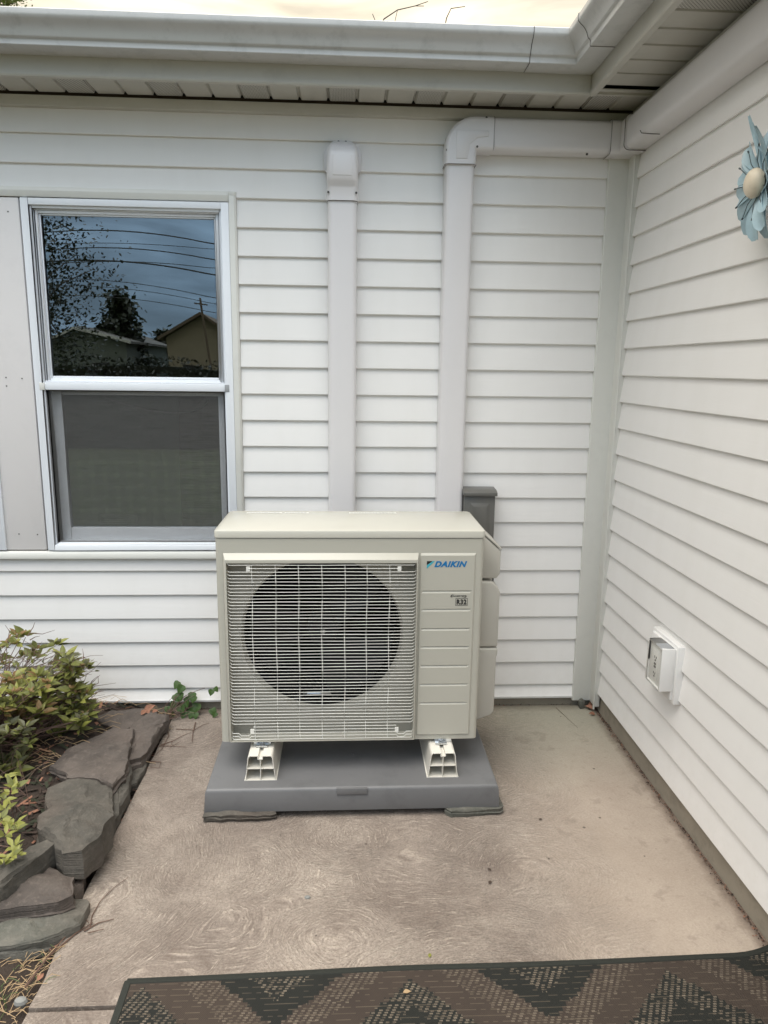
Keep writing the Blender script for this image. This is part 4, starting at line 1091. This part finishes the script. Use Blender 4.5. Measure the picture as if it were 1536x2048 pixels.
stone('flagstone', zp([(255, 1500), (264, 1540), (258, 1582), (226, 1640), (205, 1640), (205, 1560)], .045), -.01, .045, 'stone_g', 'narrow upright slate edge standing behind the broad brown slab', 14, group=SG)
stone('flagstone', zp([(297, 1519), (262, 1530), (260, 1572), (275, 1566), (287, 1545)], .012), -.03, .012, 'stone_g', 'small low slate wedge lying against the patio edge', 15, group=SG)
stone('flagstone', zp([(95, 1572), (158, 1550), (198, 1552), (226, 1577), (228, 1625), (224, 1648), (205, 1662), (110, 1650), (88, 1610)], .07), .0, .07, 'stone_g', 'grey green slab under the big rounded boulder', 16, group=SG)
stone('flagstone', zp([(110, 1612), (150, 1603), (206, 1610), (221, 1619), (218, 1648), (200, 1672), (180, 1692), (165, 1703), (125, 1708), (98, 1680), (74, 1655), (74, 1630)], .135), .045, .135, 'stone_g', 'big thick dark boulder-like slate, highest in the border', 17, group=SG, dome=.02, amp=.006, rough=1.4)
stone('flagstone', zp([(116, 1712), (172, 1710), (166, 1771), (150, 1790), (125, 1780)], .03), -.03, .03, 'stone_b', 'brown slate piece below the boulder, beside the dark gap', 18, group=SG)
stone('flagstone', zp([(95, 1730), (146, 1756), (147, 1790), (118, 1806), (60, 1812), (0, 1820), (-60, 1822), (-60, 1770), (0, 1745), (50, 1722)], .075), .01, .075, 'stone_b', 'wide brown flagstone with thick dark broken front edge', 19, group=SG)
stone('flagstone', zp([(97, 1680), (111, 1690), (60, 1734), (0, 1775), (-60, 1800), (-60, 1755), (0, 1725), (50, 1700)], .125), .06, .125, 'stone_g', 'long tilted slate bar lying on top at the left edge', 20, group=SG, tilt=(.1, 0))
stone('flagstone', zp([(179, 1796), (181, 1808), (160, 1845), (100, 1872), (45, 1886), (0, 1893), (-60, 1900), (-60, 1850), (0, 1830), (92, 1820), (150, 1795)], .03), -.03, .028, 'stone_l', 'pale green grey slate, nearest and lowest in the border', 21, group=SG)

# ================================================================ PLANTS
random.seed(5)
def sprig(mb, p, n_, L, spread=1.0, mats=(0, 1), up=Vector((0, 0, 1))):
    for i in range(n_):
        a = i*2.4 + random.random(); el = random.uniform(-.25, .9)
        d_ = Vector((math.cos(a)*math.cos(el), math.sin(a)*math.cos(el), math.sin(el))) + up*.25
        nr = Vector((0, -.45, 1)) + Vector((random.uniform(-.5, .5), random.uniform(-.5, .5), 0))
        mb.leaf(Vector(p)+d_*L*.12, d_, nr, L*random.uniform(.45, 1.3), L*random.uniform(.30, .58), random.choice(mats))
sh1 = thing('shrub', (-2.45, -.40, 0), 'leafy yellow green shrub with orange tips and bare twigs beside the wall', 'shrub')
st = MB(); lf = MB(); base0 = Vector((-2.46, -.42, .02))
def stemto(mb, b, e, r0=.004, r1=.0012, bow=.08):
    b = Vector(b); e = Vector(e); mid = b.lerp(e, .5) + Vector((random.uniform(-.04, .04), random.uniform(-.04, .04), bow*(e-b).length+random.uniform(0, .03)))
    pts = [(1-t)**2*b + 2*t*(1-t)*mid + t*t*e for t in [i/7 for i in range(8)]]
    pts = [p + Vector((random.uniform(-1, 1), random.uniform(-1, 1), random.uniform(-1, 1)))*.004 for p in pts]
    mb.tube(pts, r0, 5, taper=r1); return pts
cl = []
top = [(35, 1272), (52, 1274), (14, 1288), (5, 1298), (75, 1300), (112, 1292), (32, 1290), (68, 1316), (5, 1318), (2, 1332), (48, 1314), (160, 1335), (172, 1338), (128, 1318), (140, 1314), (118, 1334), (150, 1350), (60, 1345), (55, 1362)]
for px, py in top: cl.append((px, py, random.uniform(-.30, -.18), 8))
for _ in range(78): cl.append((random.uniform(-90, 95), random.uniform(1352, 1450), random.uniform(-.55, -.2), 9))
for _ in range(40): cl.append((random.uniform(95, 180), random.uniform(1378, 1470), random.uniform(-.40, -.2), 8))
for _ in range(16): cl.append((random.uniform(105, 158), random.uniform(1322, 1375), random.uniform(-.35, -.2), 8))
for _ in range(55): cl.append((random.uniform(-90, 60), random.uniform(1450, 1560), random.uniform(-.65, -.4), 6))
for _ in range(16): cl.append((random.uniform(-320, -80), random.uniform(1300, 1500), random.uniform(-.55, -.2), 9))
for i, (px, py, Y, n_) in enumerate(cl):
    p = at(px, py, Y)
    if p.z < .03: p.z = .03+random.random()*.05
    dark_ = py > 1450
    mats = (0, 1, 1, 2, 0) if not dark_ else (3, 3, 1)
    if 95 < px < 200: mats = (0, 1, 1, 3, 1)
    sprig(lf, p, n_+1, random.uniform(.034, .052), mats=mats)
    # orange young tip
    if not dark_ and random.random() < .5: sprig(lf, p+Vector((0, -.004, .010)), 4, .017, mats=(2,))
    pts = stemto(st, base0 + Vector((random.uniform(-.1, .1), random.uniform(-.06, .06), 0)), p)
    for k_ in range(2):
        q = pts[random.randint(3, 6)]; e_ = q + Vector((random.uniform(-.07, .09), random.uniform(-.06, .05), random.uniform(.0, .09))); st.tube([q, q.lerp(e_, .5)+Vector((0, 0, .008)), e_], .0012, 4, taper=.0005)
        if random.random() < .5 : lf.leaf(e_, e_-q, (0, -.4, 1), .02, .011, random.choice((1, 3)))
bare = [((150, 1395), (180, 1370), (200, 1350)), ((160, 1400), (190, 1372), (232, 1366)), ((170, 1392), (184, 1362), (196, 1352)), ((165, 1405), (192, 1385), (208, 1382)),
        ((55, 1272), (66, 1255), (70, 1244)), ((60, 1266), (85, 1268), (110, 1260)), ((15, 1285), (19, 1262), (10, 1250)), ((166, 1335), (167, 1310), (165, 1297)), ((100, 1330), (112, 1315), (120, 1306)),
        ((126, 1318), (127, 1300), (128, 1290)), ((60, 1280), (70, 1274), (80, 1272)), ((172, 1332), (178, 1326), (179, 1322)), ((185, 1372), (197, 1366), (196, 1352)), ((120, 1400), (150, 1352), (160, 1340)), ((90, 1395), (130, 1360), (180, 1345)), ((130, 1420), (160, 1405), (230, 1388))]
for tr_ in bare:
    pts = [at(a, b_, -.26+.02*i) for i, (a, b_) in enumerate(tr_)]; st.tube(pts, .0022, 5, taper=.0006)
for _ in range(150):
    a = at(random.uniform(0, 170), random.uniform(1310, 1420), random.uniform(-.35, -.2)); e_ = a+Vector((random.uniform(-.09, .12), random.uniform(-.03, .03), random.uniform(-.02, .07)))
    st.tube([a, a.lerp(e_, .5)+Vector((0, 0, random.uniform(-.01, .012))), e_], .0013, 4, taper=.0005)
st.build('stems', 'stem', sh1, smooth=True); lf.build('leaves', ['leaf_a', 'leaf_b', 'leaf_c', 'leaf_d'], sh1)
sh2 = thing('shrub', (-2.55, -.75, 0), 'low yellow green sprigs among the border stones at the left edge', 'shrub')
st = MB(); lf = MB()
for px, py in [(0, 1453), (5, 1470), (-10, 1462), (8, 1555), (28, 1577), (22, 1585), (5, 1602), (10, 1620), (2, 1640), (18, 1655), (30, 1650), (12, 1672), (30, 1662), (28, 1695), (36, 1712), (22, 1715), (8, 1728), (-20, 1600), (-25, 1660), (-30, 1720), (-40, 1560)]:
    p = atz(px, py, .16); sprig(lf, p, 6, random.uniform(.028, .036), mats=(0, 0, 1)); stemto(st, (-2.62+random.uniform(-.1, .1), p.y+.12, .02), p, .002, .001)
for _ in range(26):
    a = atz(random.uniform(-40, 60), random.uniform(1480, 1640), .03); e_ = a+Vector((random.uniform(-.1, .14), random.uniform(-.05, .05), random.uniform(.04, .14))); st.tube([a, a.lerp(e_, .5)+Vector((0, 0, .02)), e_], .0014, 4, taper=.0005)
st.build('stems', 'stem', sh2, smooth=True); lf.build('leaves', ['leaf_a', 'leaf_b', 'leaf_c', 'leaf_d'], sh2)
vn = thing('weed', (-1.80, -.06, 0), 'green vine weed with round leaves growing at the foundation', 'weed')
st = MB(); lf = MB(); vb = Vector((-1.84, -.10, 0))
for px, py, s_ in [(358, 1370, 1), (366, 1378, 1.1), (350, 1396, 1.1), (360, 1392, 1), (386, 1392, 1.1), (390, 1398, .9), (396, 1415, 1.2), (360, 1418, 1.1), (378, 1424, 1), (335, 1418, .8), (340, 1424, .7), (350, 1410, .9), (372, 1408, .8), (368, 1432, .9), (384, 1430, .9), (345, 1432, .7), (424, 1384, .8), (430, 1379, .7), (424, 1446, .9), (430, 1452, .8), (432, 1430, .7), (426, 1420, .6), (372, 1400, .8), (392, 1436, .8)]:
    p = at(px, py, random.uniform(-.07, -.03)); p.z = max(p.z, .012)
    lf.leaf(p + Vector((0, 0, .014*s_)), Vector((random.uniform(-.6, .6), -.5, -.6)), Vector((random.uniform(-.3, .3), -.9, .45)), .034*s_, .034*s_, 0, fold=.15, heart=True)
    if px < 410: stemto(st, vb, p + Vector((0, 0, .012)), .0018, .0008, .05)
st.tube([at(322, 1452, -.10), at(345, 1420, -.07), at(368, 1393, -.04), at(392, 1382, -.03), at(410, 1376, -.02)], .0022, 5, taper=.001)
st.build('stems', 'stem', vn, smooth=True); lf.build('leaves', 'vine', vn)

# mulch and straw: uncountable litter
random.seed(9)
ml = MB()
for _ in range(3800):
    x_, y_ = random.uniform(-3.3, -1.83), random.uniform(-1.05, -.01)
    z_ = soilz(x_, y_) + random.uniform(.0, .012); a = random.random()*6.28; L_ = random.uniform(.006, .03); wd = random.uniform(.002, .008)
    d_ = Vector((math.cos(a), math.sin(a), random.uniform(-.35, .35))); s_ = Vector((-math.sin(a), math.cos(a), random.uniform(-.4, .4)))
    c_ = Vector((x_, y_, z_)); mi = random.choice((0, 0, 0, 1, 2, 2)); ml.add([c_-d_*L_-s_*wd, c_+d_*L_-s_*wd*.5, c_+d_*L_*.8+s_*wd, c_-d_*L_*.9+s_*wd*.7], [(0, 1, 2, 3)], mi)
for _ in range(420):
    x_, y_ = random.uniform(-1.86, -1.81), random.uniform(-1.30, -.02); z_ = random.uniform(-.03, -.004); a = random.random()*6.28; L_ = random.uniform(.004, .014)
    c_ = Vector((x_, y_, z_)); d_ = Vector((math.cos(a), math.sin(a), .3))*L_; s_ = Vector((-math.sin(a), math.cos(a), .2))*L_*.5; ml.add([c_-d_, c_-s_, c_+d_, c_+s_], [(0, 1, 2, 3)], random.choice((0, 0, 1)))
for _ in range(130):
    p = atz(random.uniform(40, 330), random.uniform(1415, 1560), .02); x_, y_ = p.x, p.y
    if x_ > -1.86: continue
    a = random.uniform(-.5, .5); L_ = random.uniform(.03, .11); z_ = soilz(x_, y_)+random.uniform(.005, .05)
    ml.tube([(x_, y_, z_), (x_+math.cos(a)*L_*.5, y_+math.sin(a)*L_*.5, z_+.012), (x_+math.cos(a)*L_, y_+math.sin(a)*L_, z_-.004)], .0009, 3, mi=3)
tag(ml.build('mulch', ['soil_chip', 'dryleaf', 'moss', 'straw']), 'dark bark mulch and dry litter covering the planting bed', 'mulch', kind='stuff')
sw = MB()
for _ in range(2300):
    x_, y_ = random.uniform(-2.7, -1.80), random.uniform(-1.85, -1.16)
    if x_ > -1.815 - .0*y_ and random.random() < .8: continue
    a = random.uniform(-.9, 1.6); L_ = random.uniform(.015, .06); z_ = random.uniform(-.03, .004)
    sw.tube([(x_, y_, z_), (x_+math.cos(a)*L_*.5, y_+math.sin(a)*L_*.5, z_+random.uniform(.002, .014)), (x_+math.cos(a)*L_, y_+math.sin(a)*L_, z_+random.uniform(-.002, .01))], .0008, 3, mi=0 if random.random() < .85 else 1)
for _ in range(500):
    x_, y_ = random.uniform(-2.6, -1.86), random.uniform(-1.9, -1.38); h_ = random.uniform(.01, .035); sw.leaf((x_, y_, -.03), (random.uniform(-.4, .4), random.uniform(-.4, .4), 1), (0, -1, 0), h_+.02, .003, 1)
tag(sw.build('dry_grass', ['straw', 'grassblade']), 'dry straw and thin grass in the corner beside the patio', 'dry grass', kind='stuff')
# crumbs along the foundation joint
cb_ = MB()
for _ in range(1500):
    if random.random() < .8:
        y_ = -random.uniform(.02, 1.36); x_ = .016 - abs(random.gauss(0, .007)) - (.006*noise.noise(Vector((y_*14, 0, 0)))+.003)
        if noise.noise(Vector((y_*6, 1, 1))) < -.28 and random.random() < .8: continue
    else: x_ = random.uniform(-1.78, -.01); y_ = .018-abs(random.gauss(0, .007))
    L_ = random.uniform(.001, .0042); c_ = Vector((x_, y_, random.uniform(.0005, .006)))
    vs = [c_ + Vector((random.uniform(-1, 1), random.uniform(-1, 1), random.uniform(-.6, .8)))*L_ for _k in range(4)]; cb_.add(vs, [(0, 1, 2), (0, 2, 3), (0, 3, 1), (1, 3, 2)], random.choice((0, 0, 0, 1)))
tag(cb_.build('debris', ['soil_chip', 'dryleaf']), 'dark soil crumbs in the joint between patio and foundation', 'debris', kind='stuff')

# loose leaves, twigs and pebble on the patio
def leafthing(px, py, L, col, label, ang, name='fallen_leaf', grp=None, z=.003):
    p = atz(px, py, z); mb = MB(); mb.leaf(p, (math.cos(ang), math.sin(ang), .12), (.1, -.1, 1), L, L*.55, 0, fold=.35); tag(mb.build(name, col), label, 'leaf', grp)
leafthing(858, 1915, .016, 'leaf_a', 'small yellow leaf on the concrete just above the rug edge', 1.2)
leafthing(806, 1985, .020, 'straw', 'pale dry leaf scrap lying on the rug', .2, z=.012)
leafthing(982, 1742, .016, 'soil_chip', 'tiny dark leaf scrap on the patio right of centre', 2.0)
leafthing(978, 1768, .018, 'soil_chip', 'dark leaf scrap just below a smaller one right of centre', 1.0)
leafthing(1078, 1640, .015, 'soil_chip', 'dark speck of leaf on the concrete right of the pad', .5)
leafthing(75, 1962, .026, 'dryleaf', 'brown dry leaf on the patio edge by the dry grass', 1.4)
for i, (px, py, L_) in enumerate([(1158, 1402, .04), (1180, 1416, .045), (1195, 1420, .035), (1172, 1425, .03)]):
    pass
for i_, (px, py, L_, a) in enumerate([(1176, 1414, .045, .3), (1186, 1419, .04, 2.4), (1196, 1412, .045, 1.2), (1206, 1424, .035, -.5), (1190, 1428, .03, 3.4)]):
    p = atz(px, py, .006); mb = MB(); mb.leaf(p, (math.cos(a), math.sin(a), .35), (.3, -.5, 1), L_, L_*.6, 0, fold=.5)
    tag(mb.build('fallen_leaf', 'dryleaf'), ['brown leaf in the inside corner, leftmost of its heap', 'brown leaf in the middle of the heap in the inside corner', 'brown leaf farthest back in the inside corner heap', 'brown leaf touching the right wall foundation in the inside corner', 'smallest brown leaf, nearest the viewer in the inside corner heap'][i_], 'leaf', 'brown leaves in the inside corner')
for i_, (px, py, L_, a) in enumerate([(288, 1423, .05, .5), (298, 1428, .04, 2.2), (282, 1430, .035, 1.0), (304, 1424, .03, -.4)]):
    p = atz(px, py, .06); mb = MB(); mb.leaf(p, (math.cos(a), math.sin(a), .5), (.2, -.6, 1), L_, L_*.6, 0, fold=.5)
    tag(mb.build('fallen_leaf', 'dryleaf'), ['largest curled pink brown leaf on the farthest border stones', 'pink brown leaf lying in front of the others on the farthest stones', 'pink brown leaf leftmost on the farthest border stones', 'small pink brown leaf rightmost on the farthest border stones'][i_], 'leaf', 'brown leaves on the farthest border stone')
def twig(pts, label, r_=.0016, z=.004):
    mb = MB()
    for i, seg in enumerate(pts): mb.tube([atz(a, b_, z+.002*i) for a, b_ in seg], r_*(1 if i == 0 else .7), 5, taper=r_*.4)
    tag(mb.build('dead_twig', 'twig', smooth=True), label, 'twig', 'dead twigs on the patio')
twig([[(391, 1445), (386, 1465), (384, 1484)]], 'short dark twig standing upright in view left of the unit', .0024)
twig([[(352, 1458), (375, 1459), (388, 1460), (406, 1450), (418, 1446)]], 'long thin twig crossing the others beside the green weed')
twig([[(322, 1490), (345, 1482), (368, 1470), (388, 1462)], [(345, 1482), (340, 1496)]], 'slanting forked twig left of the unit near the slabs')
twig([[(318, 1492), (345, 1492), (372, 1494)], [(345, 1492), (362, 1482)]], 'flat straight twig lowest of those beside the weed')
twig([[(330, 1452), (338, 1470), (324, 1498), (312, 1508)]], 'curved twig hanging over the slab edge')
twig([[(290, 1522), (322, 1524), (318, 1536), (300, 1534)]], 'little bent twig by the small low slate wedge')
twig([[(180, 1855), (184, 1832), (200, 1803), (228, 1775), (256, 1755)]], 'long curved twig arching over the lower left patio')
twig([[(168, 1862), (196, 1846), (228, 1838)], [(175, 1866), (208, 1858)]], 'stubby forked twig below the long curved one', .0022)
twig([[(180, 1808), (172, 1840), (165, 1858)], [(172, 1840), (178, 1846)]], 'upright twig on the tip of the pale slate')
twig([[(50, 1975), (95, 1915), (150, 1868), (186, 1845)], [(95, 1915), (140, 1862), (160, 1856)]], 'longest brown stem lying along the grass edge', .003)
twig([[(1112, 1415), (1130, 1432), (1156, 1456)]], 'thin straw twig near the inside corner', .0009)
mb = MB(); p = atz(615, 1794, .003)
mb.loft([[(p.x+math.cos(a)*.009*s_, p.y+math.sin(a)*.006*s_, z_) for a in [i*math.pi/5 for i in range(10)]] for s_, z_ in ((.6, 0), (1, .002), (.8, .005), (.2, .006))])
tag(mb.build('pebble', 'pebble', smooth=True), 'small grey pebble on the middle of the patio', 'pebble')
mb = MB(); p = atz(100*.4139, 2004, .0)
mb.loft([[(p.x+math.cos(a)*.016*s_, p.y+math.sin(a)*.012*s_, z_) for a in [i*math.pi/5 for i in range(10)]] for s_, z_ in ((.7, -.01), (1, .0), (.8, .007), (.3, .010))])
tag(mb.build('pebble', 'pebble', smooth=True), 'rounded grey stone among the dry grass at lower left', 'pebble')
mb = MB(); p = at(1161, 1410, -.01); mb.prism([(0, 0), (.018, .002), (.021, .035), (.008, .042), (-.004, .03)], lambda q, y: (p.x-.008+q[0], y, q[1]), -.03, .0)
tag(mb.build('rubble_chip', 'stone_l', bevel=.002), 'pale stone chip wedged under the corner post', 'stone chip')

# ================================================================ BEHIND THE HOUSE, AND BEHIND THE CAMERA (seen above the gutter and mirrored in the glass)
def crown(mb, c, r3, n_, L, mats, lo=.35, seed=0, clumps=40, cone=False):
    random.seed(seed); c = Vector(c); cs_ = []
    for _ in range(clumps):
        v = Vector((random.gauss(0, 1), random.gauss(0, 1), random.gauss(0, 1))).normalized()*random.uniform(lo, 1)
        if cone: h_ = random.random(); rr = (1-h_)*.95+.05; a = random.random()*6.28; v = Vector((math.cos(a)*rr*random.uniform(.4, 1), math.sin(a)*rr*random.uniform(.4, 1), h_*2-1))
        cs_.append((c+Vector((v.x*r3[0], v.y*r3[1], v.z*r3[2])), random.choice(mats), random.uniform(.12, .26)*max(r3)))
    for i in range(n_):
        p, mi, s_ = cs_[i % len(cs_)]
        q = p + Vector((random.gauss(0, 1), random.gauss(0, 1), random.gauss(0, .8)))*s_*.6
        d_ = Vector((random.uniform(-1, 1), random.uniform(-1, 1), random.uniform(-1, .5))).normalized(); s2 = d_.cross(Vector((random.uniform(-1, 1), random.uniform(-1, 1), 1))).normalized()
        l_ = L*random.uniform(.6, 1.3); mb.add([q, q+d_*l_*.5+s2*l_*.3, q+d_*l_, q+d_*l_*.5-s2*l_*.3], [(0, 1, 2, 3)], mi)
    return cs_
def tree(name, base, c, r3, n_, L, label, mats=('treeleaf', 'treeleaf2'), seed=0, clumps=40, cone=False, tr_=.12, grp=None):
    t = thing(name, base, label, 'tree', grp); mb = MB(); cs_ = crown(mb, c, r3, n_, L, list(range(len(mats))), seed=seed, clumps=clumps, cone=cone)
    mb.build('crown', list(mats), t); tb = MB(); b_ = Vector(base); c = Vector(c); tb.tube([b_, b_.lerp(c, .5)+Vector((.05, .03, 0)), c], tr_, 8, taper=tr_*.35)
    for p, _, _s in cs_[::3]: s_ = b_.lerp(c, random.uniform(.6, 1)); tb.tube([s_, s_.lerp(p, .5)+Vector((0, 0, .15)), p], tr_*.22, 5, taper=tr_*.05)
    tb.build('trunk', 'bark', t, smooth=True); return t
dv = ray(18, -25); pc = CP + dv*14
tree('leafy_tree', (pc.x, pc.y, -.03), pc + Vector((-.75, 0, -.15)), (1.05, 1.1, .75), 5200, .085, 'leafy green tree top showing above the gutter at upper left', seed=3, clumps=46)
def reflp(px, py, dist):
    g_ = at(px, py, .026); d_ = ray(px, py).normalized(); d_ = Vector((d_.x, -d_.y, d_.z)); return g_ + d_*dist
# bare tree whose twigs show against the sky
bt = thing('bare_tree', (1.2, 6.5, -.03), 'bare thin branches reaching into the sky above the gutter', 'tree')
mb = MB(); B0 = Vector((1.2, 6.5, -.03)); T0 = Vector((1.0, 6.3, 3.2)); mb.tube([B0, B0.lerp(T0, .5)+Vector((.1, 0, 0)), T0], .12, 8, taper=.05); mb.build('trunk', 'bark', bt, smooth=True)
mb = MB()
def P6(px, py, t=6.0): return CP + ray(px, py)*t
br1 = [P6(750, 75), P6(768, 38), P6(795, 20), P6(830, 12), P6(856, 3)]; br2 = [P6(885, 80), P6(893, 36), P6(902, 17), P6(930, 13)]
mb.tube([T0] + br1, .007, 5, taper=.003); mb.tube([T0] + br2, .007, 5, taper=.003)
for a, b_ in (((768, 38), (760, 55)), ((830, 12), (848, 12)), ((795, 20), (790, 42)), ((750, 40), (745, 28))): mb.tube([P6(*a), P6(*b_)], .003, 4)
mb.build('branches', 'bark', bt, smooth=True)
# mirrored neighbours
GR = 'trees beyond the back lawn'
q = reflp(70, 545, 6.3); tree('garden_tree', (q.x-.1, q.y, -.03), q+Vector((-.15, 0, .15)), (.80, .8, 1.75), 8000, .05, 'leafy tree mirrored along the left side of the window', mats=('conifer', 'hedge'), seed=8, clumps=60, tr_=.07)
q = reflp(238, 640, 40); tree('conifer_tree', (q.x, q.y, -.5), (q.x, q.y, 2.6), (2.0, 2.0, 2.4), 5000, .35, 'dark broad conifer mirrored in the middle of the window', mats=('conifer',), seed=12, clumps=70, cone=True, tr_=.3, grp=GR)
q = reflp(325, 660, 46); tree('conifer_tree', (q.x, q.y, -.5), (q.x, q.y, 2.0), (1.5, 1.5, 1.5), 2000, .35, 'small conifer mirrored left of the tan house', mats=('conifer',), seed=13, clumps=40, cone=True, tr_=.2, grp=GR)
q = reflp(170, 655, 44); tree('bushy_tree', (q.x, q.y, -.5), (q.x, q.y, 2.2), (2.2, 1.6, 1.5), 2600, .30, 'loose twiggy tree mirrored beside the broad conifer', mats=('conifer', 'treeleaf'), seed=14, clumps=50, tr_=.2, grp=GR)
def farhouse(pxl, pxp, pxr, pyp, pye, dist, wall, label, roofmat='roof'):
    L_, P_, R_2 = reflp(pxl, pye, dist), reflp(pxp, pyp, dist), reflp(pxr, pye, dist)
    t = thing('neighbour_house', (P_.x, P_.y, -.5), label, 'house'); y0_ = P_.y; x0_, x1_ = sorted((L_.x, R_2.x)); ze = (L_.z+R_2.z)/2; zp_ = P_.z
    mb = MB(); mb.prism([(x0_, -.6), (x1_, -.6), (x1_, ze), (P_.x, zp_), (x0_, ze)], lambda p, y: (p[0], y, p[1]), y0_, y0_-9); mb.build('wall', wall, t)
    mb = MB()
    for a, b_ in (((x0_-.3, ze-.15), (P_.x, zp_+.02)), ((P_.x, zp_+.02), (x1_+.3, ze-.15))):
        mb.prism([a, b_, (b_[0], b_[1]+.12), (a[0], a[1]+.12)], lambda p, y: (p[0], y, p[1]), y0_+.3, y0_-9.3)
    mb.build('roof', roofmat, t)
    mb = MB()
    for a, b_ in (((x0_-.3, ze-.16), (P_.x, zp_+.0)), ((P_.x, zp_+.0), (x1_+.3, ze-.16))): mb.prism([a, b_, (b_[0], b_[1]+.14), (a[0], a[1]+.14)], lambda p, y: (p[0], y, p[1]), y0_+.31, y0_+.36)
    mb.build('rake_trim', 'fartrim' if roofmat == 'roof' else 'pole', t)
    for sx_ in (-.22, .2):
        mb = MB(); cx_ = (x0_+x1_)/2 + sx_*(x1_-x0_); mb.box(cx_-.4, cx_+.4, y0_, y0_+.03, .3, 1.5); mb.build('window', 'dark', t)
    return t
farhouse(88, 158, 262, 657, 684, 38, 'housegrey', 'grey green gabled house mirrored low at the left of the window')
farhouse(325, 400, 480, 627, 678, 34, 'housesid', 'tan gabled house mirrored at the right of the window', roofmat='pole')
hb = MB(); random.seed(31); q = reflp(60, 700, 11); q2 = reflp(460, 700, 11); x0_, x1_ = q.x-5, q2.x+5; yh = q.y
hb.box(x0_, x1_, yh-.7, yh-.1, -.03, 1.42, 0)
for _ in range(16000):
    x_ = random.uniform(x0_, x1_); z_ = random.uniform(0, 1.58+.12*noise.noise(Vector((x_*1.5, 0, 0)))); c_ = Vector((x_, yh+random.uniform(-.15, .1) - (.3 if z_ > 1.45 else 0), z_)); d_ = Vector((random.uniform(-1, 1), random.uniform(-1, 1), random.uniform(-1, 1)))*.04; s_ = Vector((random.uniform(-1, 1), random.uniform(-1, 1), random.uniform(-1, 1)))*.022
    hb.add([c_-d_, c_-s_, c_+d_, c_+s_], [(0, 1, 2, 3)], 0)
tag(hb.build('hedge', 'hedge'), 'long dark clipped hedge across the back of the lawn', 'hedge')
up_t = thing('utility_pole', (0, 0, 0), 'thin wooden utility pole mirrored beside the tan house', 'pole'); q = reflp(402, 640, 33)
up_t.location = (q.x, q.y, -.5); mb = MB(); tpz = reflp(402, 592, 33).z; mb.tube([(q.x, q.y, -.5), (q.x, q.y, tpz)], .05, 8); mb.build('pole_shaft', 'pole', up_t, smooth=True)
mb = MB(); mb.box(q.x-.3, q.x+.3, q.y-.03, q.y+.03, tpz-.3, tpz-.24); mb.build('crossarm', 'pole', up_t)
def wire(a, b_, d1, d2, r_, sag, label, mid=None):
    A = reflp(*a, d1); B_ = reflp(*b_, d2); dr = B_-A; A2 = A-dr*.6; B2_ = B_+dr*.6; pts = []
    for i in range(25):
        t = i/24; p = A2.lerp(B2_, t); p.z += sag*(1-(2*t-1)**2)*-1 + sag*.77; pts.append(p)
    mb = MB(); mb.tube(pts, r_, 6); tag(mb.build('overhead_wire', 'wire', smooth=True), label, 'wire', 'overhead wires behind the camera')
wire((80, 458), (430, 482), 9, 8.3, .009, -.12, 'thick overhead wire, topmost reflected in the window')
wire((80, 494), (432, 514), 9, 8.3, .008, -.12, 'thick overhead wire, second from the top in the reflection')
wire((80, 517), (434, 545), 9, 8.3, .011, -.12, 'thickest overhead wire, third from the top in the reflection')
wire((80, 520), (434, 530), 18, 20, .010, .12, 'faint wire crossing beneath the thickest one')
wire((80, 548), (434, 590), 22, 18, .011, 0, 'thin straight wire midway down the reflection')
wire((80, 562), (434, 602), 22, 18, .009, 0, 'thin wire just under the midway one')
wire((80, 582), (434, 620), 24, 20, .011, 0, 'lowest thin wire above the conifer in the reflection')
wire((80, 480), (434, 492), 16, 19, .008, .25, 'faint sagging wire between the two top wires')
